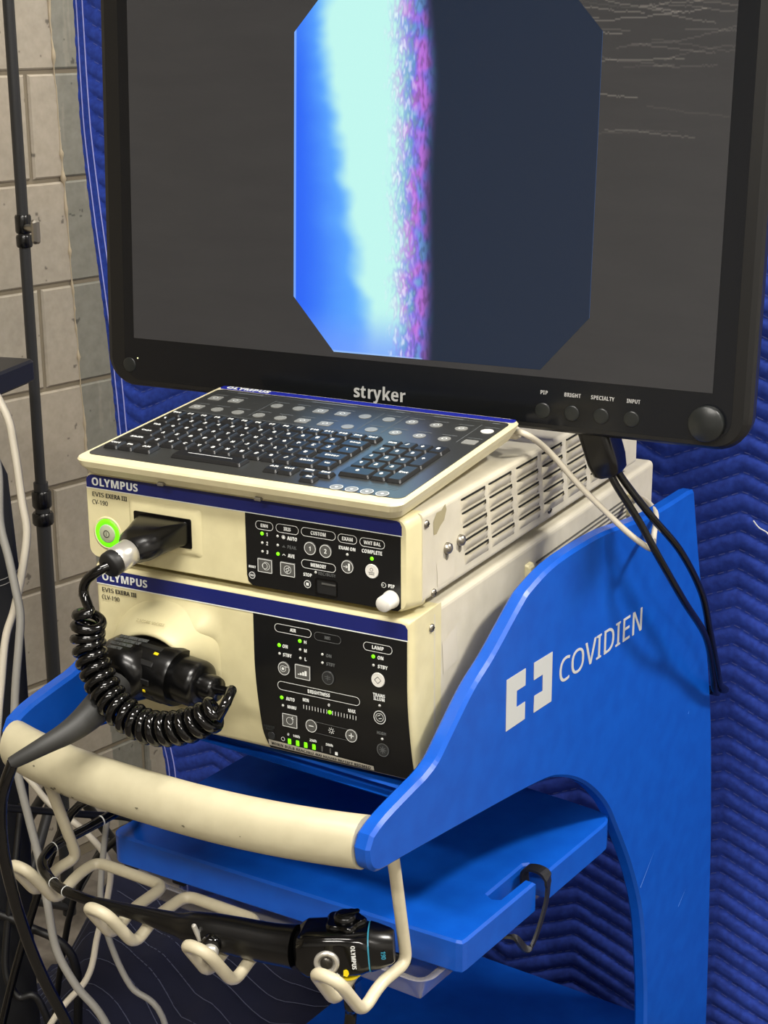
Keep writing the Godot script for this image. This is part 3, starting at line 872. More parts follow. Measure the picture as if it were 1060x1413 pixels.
	keys.append([-0.1470, rowy[0], 0.0170, 0.0200, "Fn"])
	keys.append([-0.1265, rowy[0], 0.0210, 0.0200, "Alt"])
	keys.append([-0.0490, rowy[0] - 0.001, 0.0820, 0.0190, ""])
	keys.append([0.0276, rowy[0] - 0.004, 0.0158, 0.0190, "Alt"])
	keys.append([0.0442, rowy[0] - 0.004, 0.0158, 0.0190, "Ctrl"])
	keys.append([0.0655, rowy[0] - 0.001, 0.0160, 0.0135, "Home"])
	keys.append([0.0832, rowy[0] - 0.001, 0.0160, 0.0135, "End"])
	keys.append([0.0745, rowy[0] - 0.0175, 0.0160, 0.0135, "Dn"])
	var pad := [["Num", "/", "*", "-"], ["7", "8", "9", "+"], ["4", "5", "6", ""], ["1", "2", "3", "Ent"], ["0", "", ".", ""]]
	for r in 5:
		for c in 4:
			var y := 0.1400 - 0.0215 * r
			var x := 0.1010 + 0.0172 * c
			if r == 1 and c == 3: keys.append([x, y - 0.01075, 0.0160, 0.0415, "+"])
			elif r == 3 and c == 3: keys.append([x, y - 0.01075, 0.0160, 0.0415, "Ent"])
			elif (r == 2 or r == 4) and c == 3: continue
			elif r == 4 and c == 0: keys.append([x + 0.0086, y, 0.0332, 0.0200, "0"])
			elif r == 4 and c == 1: continue
			else: keys.append([x, y, 0.0160, 0.0200, pad[r][c]])
	var cache := {}
	var small := []
	for k in keys:
		var id := "%.4f_%.4f" % [k[2], k[3]]
		if not cache.has(id):
			s = stl()
			var kr := []
			for w in [[0.0004, 0.0, 0.0], [0.0012, 0.0, 0.0], [0.0040, 0.0028, 0.0030], [0.0044, 0.0040, 0.0044]]:
				kr.append(ring3(rrect(k[2] - w[1], k[3] - w[2], 0.0012, 2), w[0], Transform3D.IDENTITY))
			loft(s, kr, false, true, false)
			s.generate_normals()
			cache[id] = s.commit()
		var o := MeshInstance3D.new()
		o.name = numbered(t, "key")
		o.mesh = cache[id]
		o.material_override = M["key_black"]
		t.add_child(o)
		o.position = Vector3(k[0], k[1], 0.0)
		var txt: String = k[4]
		if txt != "":
			var w := 0.0032 if txt.length() == 1 else minf(0.0030 * txt.length(), k[2] * 0.62)
			small.append([txt, k[0] - (0.001 if txt.length() == 1 else 0.0), k[1] + 0.001, w, 0.0045 if txt.length() == 1 else 0.0036])
		else:
			if k[2] > 0.05:
				s = stl()
				flat(s, PackedVector2Array([Vector2(-0.026, 0.0005), Vector2(0.026, 0.0005), Vector2(0.026, 0.0015), Vector2(-0.026, 0.0015)]), 0.0046)
				part(o, "bar_mark", s, M["white_print"])
	lettering(t, small, M["white_print"], 0.0046, "key_legends")
	# catch notches under the front lip
	for x in [-0.083, 0.030]:
		s = stl()
		box(s, Vector3(x, 0.0008, -0.0165), Vector3(0.007, 0.006, 0.0035), 0.0005)
		part(t, "clip", s, mat("clip", Color(0.35, 0.33, 0.28), 0.6))
	for x in [-0.14, 0.14]:
		s = stl()
		box(s, Vector3(x, 0.232, -0.024), Vector3(0.030, 0.012, 0.022), 0.002)
		part(t, "rear_foot", s, M["kb_cream"])

# ------------------------------------------------------------------ monitor
func screen_image() -> ImageTexture:
	var w := 352
	var h := 404
	var im := Image.create(w, h, true, Image.FORMAT_RGB8)
	var n1 := FastNoiseLite.new(); n1.seed = 4; n1.frequency = 0.016; n1.fractal_octaves = 3
	var n2 := FastNoiseLite.new(); n2.seed = 9; n2.frequency = 0.10; n2.fractal_octaves = 2
	var n3 := FastNoiseLite.new(); n3.seed = 14; n3.frequency = 0.028; n3.fractal_octaves = 2
	var blue := Color(0.16, 0.40, 0.97)
	var sky := Color(0.36, 0.66, 1.0)
	var core := Color(0.76, 0.97, 0.94)
	for y in h:
		var v := float(y) / h                       # 0 top, 1 bottom
		for x in w:
			var u := float(x) / w
			var wob := n1.get_noise_2d(x * 0.6, y) * 0.035
			# where the white core begins and ends, drifting with height
			var c0 := lerpf(0.10, 0.255, smoothstep(0.05, 1.0, v)) + wob
			var c1 := 0.365 + 0.02 * v + wob * 0.4
			var edge := 0.470 + 0.006 * sin(v * 9.0) - 0.030 * smoothstep(0.3, 0.0, v)
			var bl := blue.lerp(sky, smoothstep(0.0, c0, u))
			bl = bl.lerp(sky, 0.45 * smoothstep(0.35, 0.0, v))
			var c := bl.lerp(core, smoothstep(c0 - 0.045, c0 + 0.04, u))
			if v > 0.86: c = c.lerp(Color(0.45, 0.62, 1.0), smoothstep(0.86, 1.0, v) * 0.75)
			# grainy violet fringe
			var g := n2.get_noise_2d(x * 1.7, y * 0.55)
			var hue := n3.get_noise_2d(x * 1.6, y)
			var vio := Color(0.50, 0.46, 0.90).lerp(Color(0.72, 0.44, 0.86), clampf(hue * 1.8 + 0.35, 0, 1))
			vio = vio.lerp(Color(0.40, 0.62, 0.82), clampf(-hue * 2.4 - 0.35, 0, 0.8))
			vio = vio.lerp(Color(0.92, 0.95, 1.0), clampf(g * 2.6 - 0.25, 0, 1) * clampf((edge - 0.03 - u) * 14.0, 0, 1))
			vio = vio.darkened(clampf(-g * 0.5, 0, 0.22))
			c = c.lerp(vio, smoothstep(c1 - 0.05, c1 + 0.05, u + g * 0.05))
			# dark right side
			var dk := Color(0.105, 0.155, 0.235)
			c = c.lerp(dk, smoothstep(edge - 0.030, edge + 0.026, u))
			if u < 0.006 or v > 0.995: c = c.lerp(Color(0.65, 0.8, 1.0), 0.6 if u < 0.46 else 0.0)
			im.set_pixel(x, y, c)
	im.generate_mipmaps()
	return ImageTexture.create_from_image(im)

func monitor():
	var t = thing("medical_monitor", "large black flat monitor showing a bright blue and violet endoscope picture", "monitor", Vector3(0.02, 1.06, -0.29), Vector3(deg_to_rad(-2.7), deg_to_rad(1.7), 0))
	var cx := 0.0035
	var cy := 0.270
	var s := stl()
	# housing: wide rim with a rounded edge
	var rings := []
	for q in [[-0.058, 0.700, 0.450, 0.030], [-0.050, 0.755, 0.505, 0.034], [-0.020, 0.783, 0.527, 0.036], [-0.006, 0.7840, 0.5285, 0.036], [-0.001, 0.779, 0.5235, 0.034], [0.0010, 0.768, 0.5205, 0.030]]:
		rings.append(ring3(rrect(q[1], q[2], q[3], 8, Vector2(cx, cy)), q[0], Transform3D.IDENTITY))
	loft(s, rings, true, true, false)
	part(t, "housing", s, M["monitor_back"])
	s = stl()
	prism(s, rrect(0.7380, 0.5120, 0.0240, 8, Vector2(cx + 0.0035, cy)), 0.0, 0.0014)
	var fr = part(t, "front_glass", s, M["monitor_frame"], "glossy black front bezel")
	# active area
	var sm := StandardMaterial3D.new()
	sm.albedo_color = Color(1, 1, 1)
	sm.albedo_texture = smear_image()
	sm.roughness = 0.22
	sm.emission_enabled = true
	sm.emission = Color(0.150, 0.146, 0.152)
	var sc = grid(2, 2, func(i, j): return Vector3([-0.348, 0.355][j], [0.0640, 0.4770][i], 0.0017))
	var scr = part(t, "screen", sc, sm, "dark screen around the bright picture")
	# picture: octagon
	var oct := PackedVector2Array([Vector2(-0.0778, 0.0700), Vector2(0.1690, 0.0715), Vector2(0.2210, 0.1300), Vector2(0.2210, 0.4140), Vector2(0.1690, 0.4715), Vector2(-0.0778, 0.4715), Vector2(-0.1298, 0.4130), Vector2(-0.1298, 0.1285)])
	var ps := stl()
	var tr := Geometry2D.triangulate_polygon(oct)
	for i in range(0, tr.size(), 3):
		var ids := [tr[i], tr[i + 1], tr[i + 2]]
		var a := oct[ids[0]]; var b := oct[ids[1]]; var c := oct[ids[2]]
		if (b - a).cross(c - a) > 0: ids = [tr[i], tr[i + 2], tr[i + 1]]
		for k in ids:
			var p := oct[k]
			ps.set_uv(Vector2((p.x + 0.1298) / 0.3508, 1.0 - (p.y - 0.0700) / 0.4015))
			ps.add_vertex(Vector3(p.x, p.y, 0.0020))
	var pm := StandardMaterial3D.new()
	pm.albedo_color = Color(0.03, 0.03, 0.032)
	pm.roughness = 0.22
	pm.emission_enabled = true
	pm.emission = Color(1, 1, 1)
	pm.emission_texture = screen_image()
	pm.emission_operator = BaseMaterial3D.EMISSION_OP_MULTIPLY
	pm.emission_energy_multiplier = 1.0
	part(scr, "picture", ps, pm, "bright blue and violet picture")
	var al := AreaLight3D.new()
	al.name = "screen_light"
	al.area_size = Vector2(0.16, 0.38)
	al.light_energy = 0.02
	al.light_color = Color(0.6, 0.85, 1.0)
	al.shadow_enabled = true
	al.position = Vector3(-0.045, 0.27, 0.004)
	al.rotation = Vector3(0, PI, 0)
	t.add_child(al)
	# maker's lettering and buttons
	lettering(fr, [["stryker", -0.0200, 0.0262, 0.0640, 0.0200, "bold"]], M["logo_silver"], 0.0017, "maker_lettering")
	lettering(fr, [["PIP", 0.1745, 0.0478, 0.0080, 0.0042], ["BRIGHT", 0.2063, 0.0478, 0.0180, 0.0042], ["SPECIALTY", 0.2395, 0.0478, 0.0255, 0.0042], ["INPUT", 0.2728, 0.0478, 0.0145, 0.0042]], M["logo_silver"], 0.0017, "button_lettering")
	for q in [[0.1738, 0.0284, 0.0084], [0.2063, 0.0286, 0.0084], [0.2387, 0.0288, 0.0084], [0.2717, 0.0290, 0.0084]]:
		s = stl()
		lathe(s, [[q[2], 0.001], [q[2], 0.0022], [q[2] * 0.85, 0.0027], [0, 0.0022]], Transform3D(Basis.IDENTITY, Vector3(q[0], q[1], 0)), 24)
		part(t, "button", s, M["button_glass"])
	s = stl()
	lathe(s, [[0.0182, 0.001], [0.0182, 0.009], [0.0172, 0.0100], [0, 0.0100]], Transform3D(Basis.IDENTITY, Vector3(0.3515, 0.0330, 0)), 32)
	part(t, "power_knob", s, M["button_glass"], "large round power knob")
	s = stl()
	lathe(s, [[0.0090, 0.001], [0.0090, 0.0018], [0.0078, 0.0022], [0, 0.0020]], Transform3D(Basis.IDENTITY, Vector3(-0.3553, 0.0310, 0)), 24)
	part(t, "round_sensor", s, M["button_glass"])
	s = stl()
	lathe(s, [[0.0011, 0.001], [0.0008, 0.0018], [0, 0.002]], Transform3D(Basis.IDENTITY, Vector3(-0.3433, 0.0400, 0)), 8)
	part(t, "status_light", s, glow("status", Color(0.95, 0.95, 0.7), 0.8))
	# mount on the back
	s = stl()
	box(s, Vector3(cx, 0.24, -0.066), Vector3(0.14, 0.14, 0.018), 0.004)
	part(t, "mount_plate", s, M["monitor_back"])

func smear_image() -> ImageTexture:
	# wiped-on streaks of dried film on the glass, print only
	var w := 512
	var h := 300
	var im := Image.create(w, h, true, Image.FORMAT_RGB8)
	im.fill(Color(0.15, 0.15, 0.15))
	var n := FastNoiseLite.new(); n.seed = 77; n.frequency = 0.02; n.fractal_octaves = 4
	for y in h:
		for x in w:
			var g := 0.15 + 0.012 * n.get_noise_2d(x * 0.4, y * 2.0)
			im.set_pixel(x, y, Color(g, g, g))
	var r := RandomNumberGenerator.new(); r.seed = 12
	for k in 46:
		var x := r.randf_range(300, 480)
		var y := absf(r.randfn(0, 46)) + 4.0
		var len := r.randi_range(20, 120)
		var dy := r.randf_range(-0.15, 0.15)
		var a := r.randf_range(0.1, 0.4)
		for i in len:
			var xx := int(x + i)
			var yy := int(y)
			if xx >= 0 and xx < w and yy >= 0 and yy < h:
				var c := im.get_pixel(xx, yy)
				im.set_pixel(xx, yy, c.lerp(Color(0.62, 0.60, 0.57), a))
			y += dy + r.randf_range(-0.35, 0.35)
	im.generate_mipmaps()
	return ImageTexture.create_from_image(im)

# ------------------------------------------------------------------ cart
const CART_TURN := -6.0
func to_cart(p: Vector3) -> Vector3:
	return Basis(Vector3.UP, deg_to_rad(-CART_TURN)) * p

func smooth2(p: Array, per := 5) -> Array:
	var v := []
	for q in p: v.append(Vector3(q[0], q[1], 0))
	var o := []
	for q in catmull(v, per): o.append(Vector2(q.x, q.y))
	return o

func panel_outline() -> PackedVector2Array:
	# x runs towards the back of the cart, y up
	var o := PackedVector2Array()
	for q in smooth2([[-0.1041, 0.7751], [-0.1022, 0.7610], [-0.0965, 0.7520], [-0.0860, 0.7463], [-0.0686, 0.7440]]): o.append(q)
	for q in smooth2([[-0.0586, 0.7433], [0.0586, 0.7314], [0.2032, 0.7150], [0.2602, 0.7008], [0.3166, 0.6701], [0.3684, 0.6243], [0.4020, 0.5766], [0.4439, 0.5083], [0.4782, 0.4328], [0.4966, 0.3512], [0.5077, 0.2561], [0.512, 0.05], [0.512, -0.13]]): o.append(q)
	for q in smooth2([[0.7150, -0.13], [0.7107, 0.1428], [0.6939, 0.3927], [0.6828, 0.5022], [0.6619, 0.6438], [0.6232, 0.7839], [0.5981, 0.8663], [0.5758, 0.9484]]): o.append(q)
	for q in smooth2([[0.562, 0.9500], [0.4692, 0.9470], [0.4043, 0.9510], [0.3344, 0.9568], [0.2396, 0.9529], [0.1860, 0.9402], [0.1632, 0.9286], [0.1122, 0.8929], [0.0734, 0.8700], [0.0321, 0.8363], [0.0107, 0.8190], [-0.0100, 0.8108], [-0.0264, 0.8074], [-0.0641, 0.7992], [-0.0826, 0.7938], [-0.0971, 0.7871]]): o.append(q)
	return o

func cart():
	var t = thing("medical_cart", "bright blue wheeled cart with curved side panels and a cream push handle", "cart", Vector3.ZERO, Vector3(0, deg_to_rad(CART_TURN), 0))
	var side := Basis(Vector3(0, 0, -1), Vector3.UP, Vector3.RIGHT)
	var po := panel_outline()
	for x in [0.207, -0.245]:
		var s := stl()
		prism(s, po, 0.0, 0.018, Transform3D(side, Vector3(x, 0, 0)), 0.0034, false)
		var p = part(t, "side_panel", s, M["cart_blue"], "curved side panel with white lettering" if x > 0 else "")
		if x > 0:
			var face := Transform3D(side, Vector3(0.2252, 0, 0))
			s = stl()
			prism(s, PackedVector2Array([Vector2(0.1370, 0.8010), Vector2(0.1750, 0.8010), Vector2(0.1750, 0.8200), Vector2(0.1575, 0.8200), Vector2(0.1575, 0.8380), Vector2(0.1750, 0.8380), Vector2(0.1750, 0.8565), Vector2(0.1370, 0.8565)]), 0.0, 0.0004, face)
			part(p, "emblem_bracket", s, mat("logo_white", Color(0.72, 0.73, 0.72), 0.5))
			s = stl()
			prism(s, PackedVector2Array([Vector2(0.1935, 0.8010), Vector2(0.2310, 0.8005), Vector2(0.2310, 0.8560), Vector2(0.1920, 0.8565), Vector2(0.1925, 0.8375), Vector2(0.2110, 0.8375), Vector2(0.2115, 0.8190), Vector2(0.1940, 0.8195)]), 0.0, 0.0004, face)
			part(p, "emblem_bracket", s, M["logo_white"])
			var ls := SurfaceTool.new()
			letters(ls, "COVIDIEN", Transform3D(side, Vector3(0.2253, 0.8268, -0.3460)), 0.1960, 0.0275, "regular")
			part_plain(p, "lettering", ls, M["logo_white"])
			# scratches in the paint
			for q in [[0.4720, 0.468, 0.5100, 0.5040], [0.5900, 0.385, 0.6120, 0.402], [0.5900, 0.655, 0.5925, 0.659]]:
				var a := Vector2(q[0], q[1]); var b := Vector2(q[2], q[3])
				var n := (b - a).normalized().orthogonal() * 0.0009
				s = stl()
				flat(s, PackedVector2Array([a - n, b, a + n]), 0.0002, face)
				part(p, "scratch", s, mat("scratch", Color(0.30, 0.52, 0.86), 0.6))
	# deck that carries the units
	var s := stl()
	box(s, Vector3(-0.010, 0.7565, -0.340), Vector3(0.436, 0.018, 0.580), 0.003)
	part(t, "deck", s, M["cart_blue"])
	s = stl()
	var fl := PackedVector2Array()
	for q in smooth2([[-0.208, 0.7425], [-0.2065, 0.7450], [-0.199, 0.7475], [-0.185, 0.7490], [-0.16, 0.7492]]): fl.append(q)
	for q in smooth2([[0.16, 0.7492], [0.185, 0.7490], [0.199, 0.7475], [0.2065, 0.7450], [0.208, 0.7425]]): fl.append(q)
	fl.append(Vector2(0.208, 0.7655)); fl.append(Vector2(-0.208, 0.7655))
	var g2 := PackedVector2Array()
	for q in fl: g2.append(q)
	prism(s, g2, -0.050, -0.034, Transform3D.IDENTITY, 0.002)
	part(t, "deck_lip", s, M["cart_blue"])
	# middle shelf with a notch at its right edge
	var lay := Basis(Vector3.RIGHT, Vector3(0, 0, -1), Vector3.UP)
	s = stl()
	var sh := PackedVector2Array()
	for q in smooth2([[-0.2330, 0.060], [-0.2325, 0.045], [-0.222, 0.0355], [-0.205, 0.0355]]): sh.append(q)
	for q in [[0.2170, 0.0585], [0.2240, 0.0605], [0.2250, 0.0680], [0.2258, 0.2060], [0.2125, 0.2060], [0.2115, 0.1545], [0.2055, 0.1510], [0.1960, 0.1560], [0.1955, 0.2320], [0.2000, 0.2370], [0.2258, 0.2370], [0.2265, 0.3600]]: sh.append(Vector2(q[0], q[1]))
	for q in smooth2([[0.2260, 0.372], [0.2200, 0.385], [0.205, 0.393], [0.10, 0.40], [-0.10, 0.405], [-0.235, 0.405]]): sh.append(q)
	prism(s, sh, 0.563, 0.600, Transform3D(lay, Vector3.ZERO), 0.0026)
	part(t, "shelf", s, M["cart_blue"], "thick blue middle shelf")
	# hanging clear tray
	s = stl()
	var t0 := rrect(0.400, 0.300, 0.020, 5, Vector2(0.003, 0.175))
	var rr := [ring3(t0, 0.561, Transform3D(lay, Vector3.ZERO)), ring3(inset(t0, 0.010), 0.5595, Transform3D(lay, Vector3.ZERO)), ring3(inset(t0, 0.018), 0.530, Transform3D(lay, Vector3.ZERO)), ring3(inset(t0, 0.024), 0.527, Transform3D(lay, Vector3.ZERO))]
	rr.reverse()
	loft(s, rr, true, false)
	part(t, "clear_tray", s, M["clear"], "clear plastic tray under the shelf")
	for x in [-0.15, 0.15]:
		s = stl()
		box(s, Vector3(x, 0.556, -0.06), Vector3(0.018, 0.014, 0.012), 0.001)
		part(t, "tray_clip", s, M["black_rubber"])
	# base deck, feet
	s = stl()
	box(s, Vector3(-0.0105, 0.145, -0.300), Vector3(0.435, 0.030, 0.730), 0.006)
	part(t, "base_deck", s, M["cart_blue"])
	for x in [-0.216, 0.216]:
		s = stl()
		box(s, Vector3(x, -0.115, -0.32), Vector3(0.050, 0.05, 0.82), 0.008)
		var fo = part(t, "foot_beam", s, M["cart_blue"])
		for zz in [0.06, -0.70]:
			s = stl()
			lathe(s, [[0.028, -0.012], [0.034, -0.009], [0.034, 0.009], [0.028, 0.012]], Transform3D(Basis(Vector3.UP, PI / 2), Vector3(x, -0.186, zz)), 20)
			part(fo, "caster", s, M["black_rubber"])
			s = stl()
			box(s, Vector3(x, -0.150, zz), Vector3(0.034, 0.030, 0.03), 0.003)
			part(fo, "caster_fork", s, M["black_satin"])
	for zz in [0.03]:
		for x in [-0.20, 0.18]:
			s = stl()
			box(s, Vector3(x, 0.02, zz), Vector3(0.03, 0.24, 0.03), 0.004)
			part(t, "base_strut", s, M["cart_blue"])
	# post and arm that carry the monitor
	s = stl()
	box(s, Vector3(0, 0.7565, -0.650), Vector3(0.07, 0.018, 0.11), 0.003)
	part(t, "post_bracket", s, M["cart_blue"])
	s = stl()
	tube(s, [Vector3(0.0, 0.765, -0.680), Vector3(0.0, 1.34, -0.680)], 0.020, 16)
	part(t, "post", s, M["stand_black"])
	s = stl()
	tube(s, bent([Vector3(0.0, 1.30, -0.680), Vector3(-0.01, 1.30, -0.50), to_cart(Vector3(0.03, 1.30, -0.380))], 0.04), 0.016, 14)
	part(t, "monitor_arm", s, M["stand_black"])
	# push handle: an oval bar bowed towards the front
	s = stl()
	var rings := []
	var n := 34
	for i in n:
		var u := float(i) / (n - 1)
		var x := lerpf(-0.2290, 0.2075, u)
		var bow := 0.036 * (1.0 - pow(absf(x - (-0.03)) / 0.24, 2.2))
		var c := Vector3(x, 0.7660 + 0.004 * x / 0.2, 0.0830 + bow + 0.004 * smoothstep(0.0, -0.2, x))
		var ring := PackedVector3Array()
		for j in 24:
			var an := TAU * j / 24
			ring.append(c + Vector3(0, sin(an) * 0.0262, -cos(an) * 0.0215))
		rings.append(ring)
	loft(s, rings)
	var hd = part(t, "handle", s, M["handle"], "cream oval push handle")
	var sr := RandomNumberGenerator.new(); sr.seed = 5
	for q in [[-0.142, 0.748, 0.006], [-0.130, 0.745, 0.005], [-0.136, 0.751, 0.004], [-0.112, 0.7475, 0.004], [-0.090, 0.743, 0.006], [-0.020, 0.7640, 0.0035], [0.036, 0.7600, 0.0045], [0.10, 0.765, 0.0016], [-0.165, 0.767, 0.003]]:
		var x: float = q[0]
		var bow := 0.036 * (1.0 - pow(absf(x - (-0.03)) / 0.24, 2.2))
		var cy := 0.7660 + 0.004 * x / 0.2
		var zz := 0.0830 + bow + 0.004 * smoothstep(0.0, -0.2, x)
		var sn := clampf((q[1] - cy) / 0.0262, -0.95, 0.95)
		var cs := sqrt(1.0 - sn * sn)
		var pt := Vector3(x, cy + sn * 0.0264, zz + cs * 0.0217)
		var nn := Vector3(0, sn / 0.0262, cs / 0.0215).normalized()
		var fr := Transform3D(Basis(Vector3.RIGHT, nn.cross(Vector3.RIGHT), nn), pt)
		var pl := PackedVector2Array()
		for j in 9: pl.append(Vector2(cos(TAU * j / 9), sin(TAU * j / 9) * sr.randf_range(0.25, 0.9)) * q[2] * sr.randf_range(0.5, 1.0) * 0.7)
		s = stl()
		flat(s, pl, 0.0001, fr)
		part(hd, "chipped_mark", s, mat("chip", Color(0.42, 0.40, 0.33), 0.8))
	# bent rod rack with four hairpin hooks
	var hooks := [[-0.218, -0.189, 0.094], [-0.091, -0.060, 0.112], [0.036, 0.068, 0.110], [0.168, 0.200, 0.080]]
	var pts := [Vector3(-0.208, 0.752, 0.088), Vector3(-0.210, 0.608, 0.040)]
	for h in hooks:
		var zv: float = h[2]
		if h != hooks[0]: pts.append(Vector3(h[0], 0.606, 0.030))
		pts.append_array([Vector3(h[0], 0.603, zv - 0.03), Vector3(h[0], 0.588, zv), Vector3(h[0] + 0.002, 0.640, zv + 0.036), Vector3(h[1] - 0.002, 0.640, zv + 0.036), Vector3(h[1], 0.588, zv), Vector3(h[1], 0.603, zv - 0.03)])
		if h != hooks[3]: pts.append(Vector3(h[1], 0.606, 0.032))
	pts.append_array([Vector3(0.2010, 0.604, 0.006), Vector3(0.1990, 0.748, 0.030)])
	s = stl()
	tube(s, bent(pts, 0.014, 6), 0.0062, 12)
	part(t, "hook_rack", s, M["rod"], "cream bent-rod rack with four hooks")

func strap():
	var t = thing("black_strap", "black webbing strap looped through the notch of the middle shelf", "strap", Vector3.ZERO, Vector3(0, deg_to_rad(CART_TURN), 0))
	var s := stl()
	var p := catmull([Vector3(0.2040, 0.5800, -0.2215), Vector3(0.2050, 0.6030, -0.2215), Vector3(0.2290, 0.6040, -0.2215), Vector3(0.2330, 0.5800, -0.2190), Vector3(0.2320, 0.5500, -0.2060), Vector3(0.2300, 0.5310, -0.1930), Vector3(0.2290, 0.5340, -0.1800), Vector3(0.2270, 0.5560, -0.1600), Vector3(0.2150, 0.5580, -0.1500)], 6)
	var rings := []
	for i in p.size():
		var d: Vector3 = (p[mini(i + 1, p.size() - 1)] - p[maxi(i - 1, 0)]).normalized()
		var w := Vector3(0, 0, 1) if i < 14 else Vector3(0.15, 0.35, 1).normalized()
		w = (w - d * w.dot(d)).normalized() * (0.0075 if i < 16 else 0.0045)
		var nn := d.cross(w).normalized() * 0.0014
		rings.append(PackedVector3Array([p[i] - w - nn, p[i] + w - nn, p[i] + w + nn, p[i] - w + nn]))
	loft(s, rings, true, true, false)
	part(t, "webbing", s, M["black_rubber"])

# ------------------------------------------------------------------ endoscope
func rr_ring(c: Vector3, ex: Vector3, ey: Vector3, w: float, h: float, r: float) -> PackedVector3Array:
	var o := PackedVector3Array()
	for v in rrect(w, h, r, 4): o.append(c + ex * v.x + ey * v.y)
	return o

func endoscope():
	var t = thing("endoscope", "black endoscope lying across the cream hooks with its cord plugged into the lower unit", "endoscope", Vector3.ZERO, Vector3(0, deg_to_rad(CART_TURN), 0))
	var a := Vector3(0.1240, 0.6270, 0.0720)
	var b := Vector3(0.2040, 0.6330, 0.0260)
	var ax := (b - a).normalized()
	var up := (Vector3.UP - ax * Vector3.UP.dot(ax)).normalized()
	var fw := ax.cross(up).normalized()           # towards the viewer
	# control body
	var s := stl()
	var rings := []
	for q in [[-0.006, 0.034, 0.034, 0.012], [0.0, 0.043, 0.040, 0.010], [0.006, 0.047, 0.045, 0.009], [0.040, 0.047, 0.046, 0.009], [0.058, 0.045, 0.045, 0.012], [0.066, 0.042, 0.043, 0.016]]:
		rings.append(rr_ring(a + ax * q[0], fw, up, q[1], q[2], q[3]))
	for i in rings.size():
		rings[i] = reverse_ring(rings[i])
	loft(s, rings)
	var cb = part(t, "control_body", s, M["black_gloss"], "glossy black control body")
	s = stl()
	rings = []
	for q in [[0.0655, 0.0430, 0.0440], [0.0668, 0.0430, 0.0440]]: rings.append(reverse_ring(rr_ring(a + ax * q[0], fw, up, q[1], q[2], 0.016)))
	loft(s, rings, true, true, false)
	part(cb, "teal_ring", s, M["teal"])
	s = stl()
	rings = []
	for q in [[0.0672, 0.041, 0.045, 0.0150], [0.074, 0.038, 0.042, 0.0150], [0.086, 0.030, 0.034, 0.0130], [0.089, 0.026, 0.030, 0.012]]: rings.append(reverse_ring(rr_ring(a + ax * q[0], fw, up, q[1], q[2], q[3])))
	loft(s, rings)
	var ec = part(cb, "end_cap", s, M["black_satin"])
	s = SurfaceTool.new()
	letters(s, "190", Transform3D(Basis(up * -1.0, ax, fw), a + ax * 0.0800 + fw * 0.0185 + up * 0.001), 0.0085, 0.0045, "bold")
	part_plain(cb, "teal_lettering", s, M["teal"])
	s = SurfaceTool.new()
	letters(s, "OLYMPUS", Transform3D(Basis(up * -1.0, ax, fw), a + ax * 0.0520 + fw * 0.0232 + up * 0.002), 0.0250, 0.0042, "bold")
	part_plain(cb, "maker_lettering", s, M["white_print"])
	# suction port ring facing the viewer
	var fx := Transform3D(Basis(ax, up, fw), a + ax * 0.0260 + fw * 0.0235 - up * 0.002)
	s = stl()
	lathe(s, [[0.0124, 0], [0.0124, 0.002], [0.0112, 0.0036], [0.0086, 0.0036], [0.0075, 0.001], [0.0, 0.0008]], fx, 28)
	var pr = part(t, "valve_port", s, M["chrome"], "bright metal valve ring")
	s = stl()
	lathe(s, [[0.0062, 0.0006], [0.0058, 0.0030], [0.0, 0.0034]], fx, 20)
	part(pr, "valve_seat", s, mat("seat", Color(0.28, 0.27, 0.25), 0.3, 0.8))
	s = stl()
	prism(s, PackedVector2Array([Vector2(0.0110, -0.0145), Vector2(0.0145, -0.0160), Vector2(0.0165, -0.0130), Vector2(0.0160, -0.0095), Vector2(0.0140, -0.0080), Vector2(0.0115, -0.0090)]), 0.0, 0.0006, Transform3D(Basis(ax, up, fw), fx.origin + ax * 0.004 + fw * 0.0003))
	part(cb, "yellow_mark", s, M["yellow"])
	s = stl()
	prism(s, PackedVector2Array([Vector2(0.0080, -0.0125), Vector2(0.0105, -0.0150), Vector2(0.0115, -0.0140), Vector2(0.0090, -0.0115)]), 0.0, 0.0006, Transform3D(Basis(ax, up, fw), fx.origin + fw * 0.0003))
	part(cb, "white_mark", s, M["white_print"])
	# steering wheels on top, with lobes
	var kx := Transform3D(Basis(ax, -fw, up), a + ax * 0.0430 + up * 0.0185 - fw * 0.006)
	s = stl()
	var lob := PackedVector2Array()
	for i in 48:
		var an := TAU * i / 48
		var r := 0.0190 + 0.0020 * cos(an * 5.0)
		lob.append(Vector2(cos(an) * r, sin(an) * r))
	prism(s, lob, 0.0, 0.009, kx, 0.002, true)
	var kn = part(t, "steering_wheel", s, M["black_gloss"])
	s = stl()
	lathe(s, [[0.0110, 0.008], [0.0110, 0.0125], [0.0085, 0.0145], [0.0, 0.0145]], kx, 20)
	part(kn, "cap", s, M["black_satin"])
	s = stl()
	prism(s, rrect(0.022, 0.0055, 0.0025, 4), 0.0135, 0.0165, Transform3D(kx.basis.rotated(up, 0.4), kx.origin + ax * 0.004), 0.0008)
	part(kn, "lever", s, M["black_gloss"])
	# grip, then bending boot
	s = stl()
	var gp := catmull([a - ax * 0.006 + Vector3(0, 0.001, 0), Vector3(0.0915, 0.6260, 0.0820), Vector3(0.0562, 0.6255, 0.0900), Vector3(0.0205, 0.6250, 0.0985), Vector3(-0.0133, 0.6240, 0.1040), Vector3(-0.0566, 0.6240, 0.1100), Vector3(-0.1082, 0.6230, 0.1170)], 5)
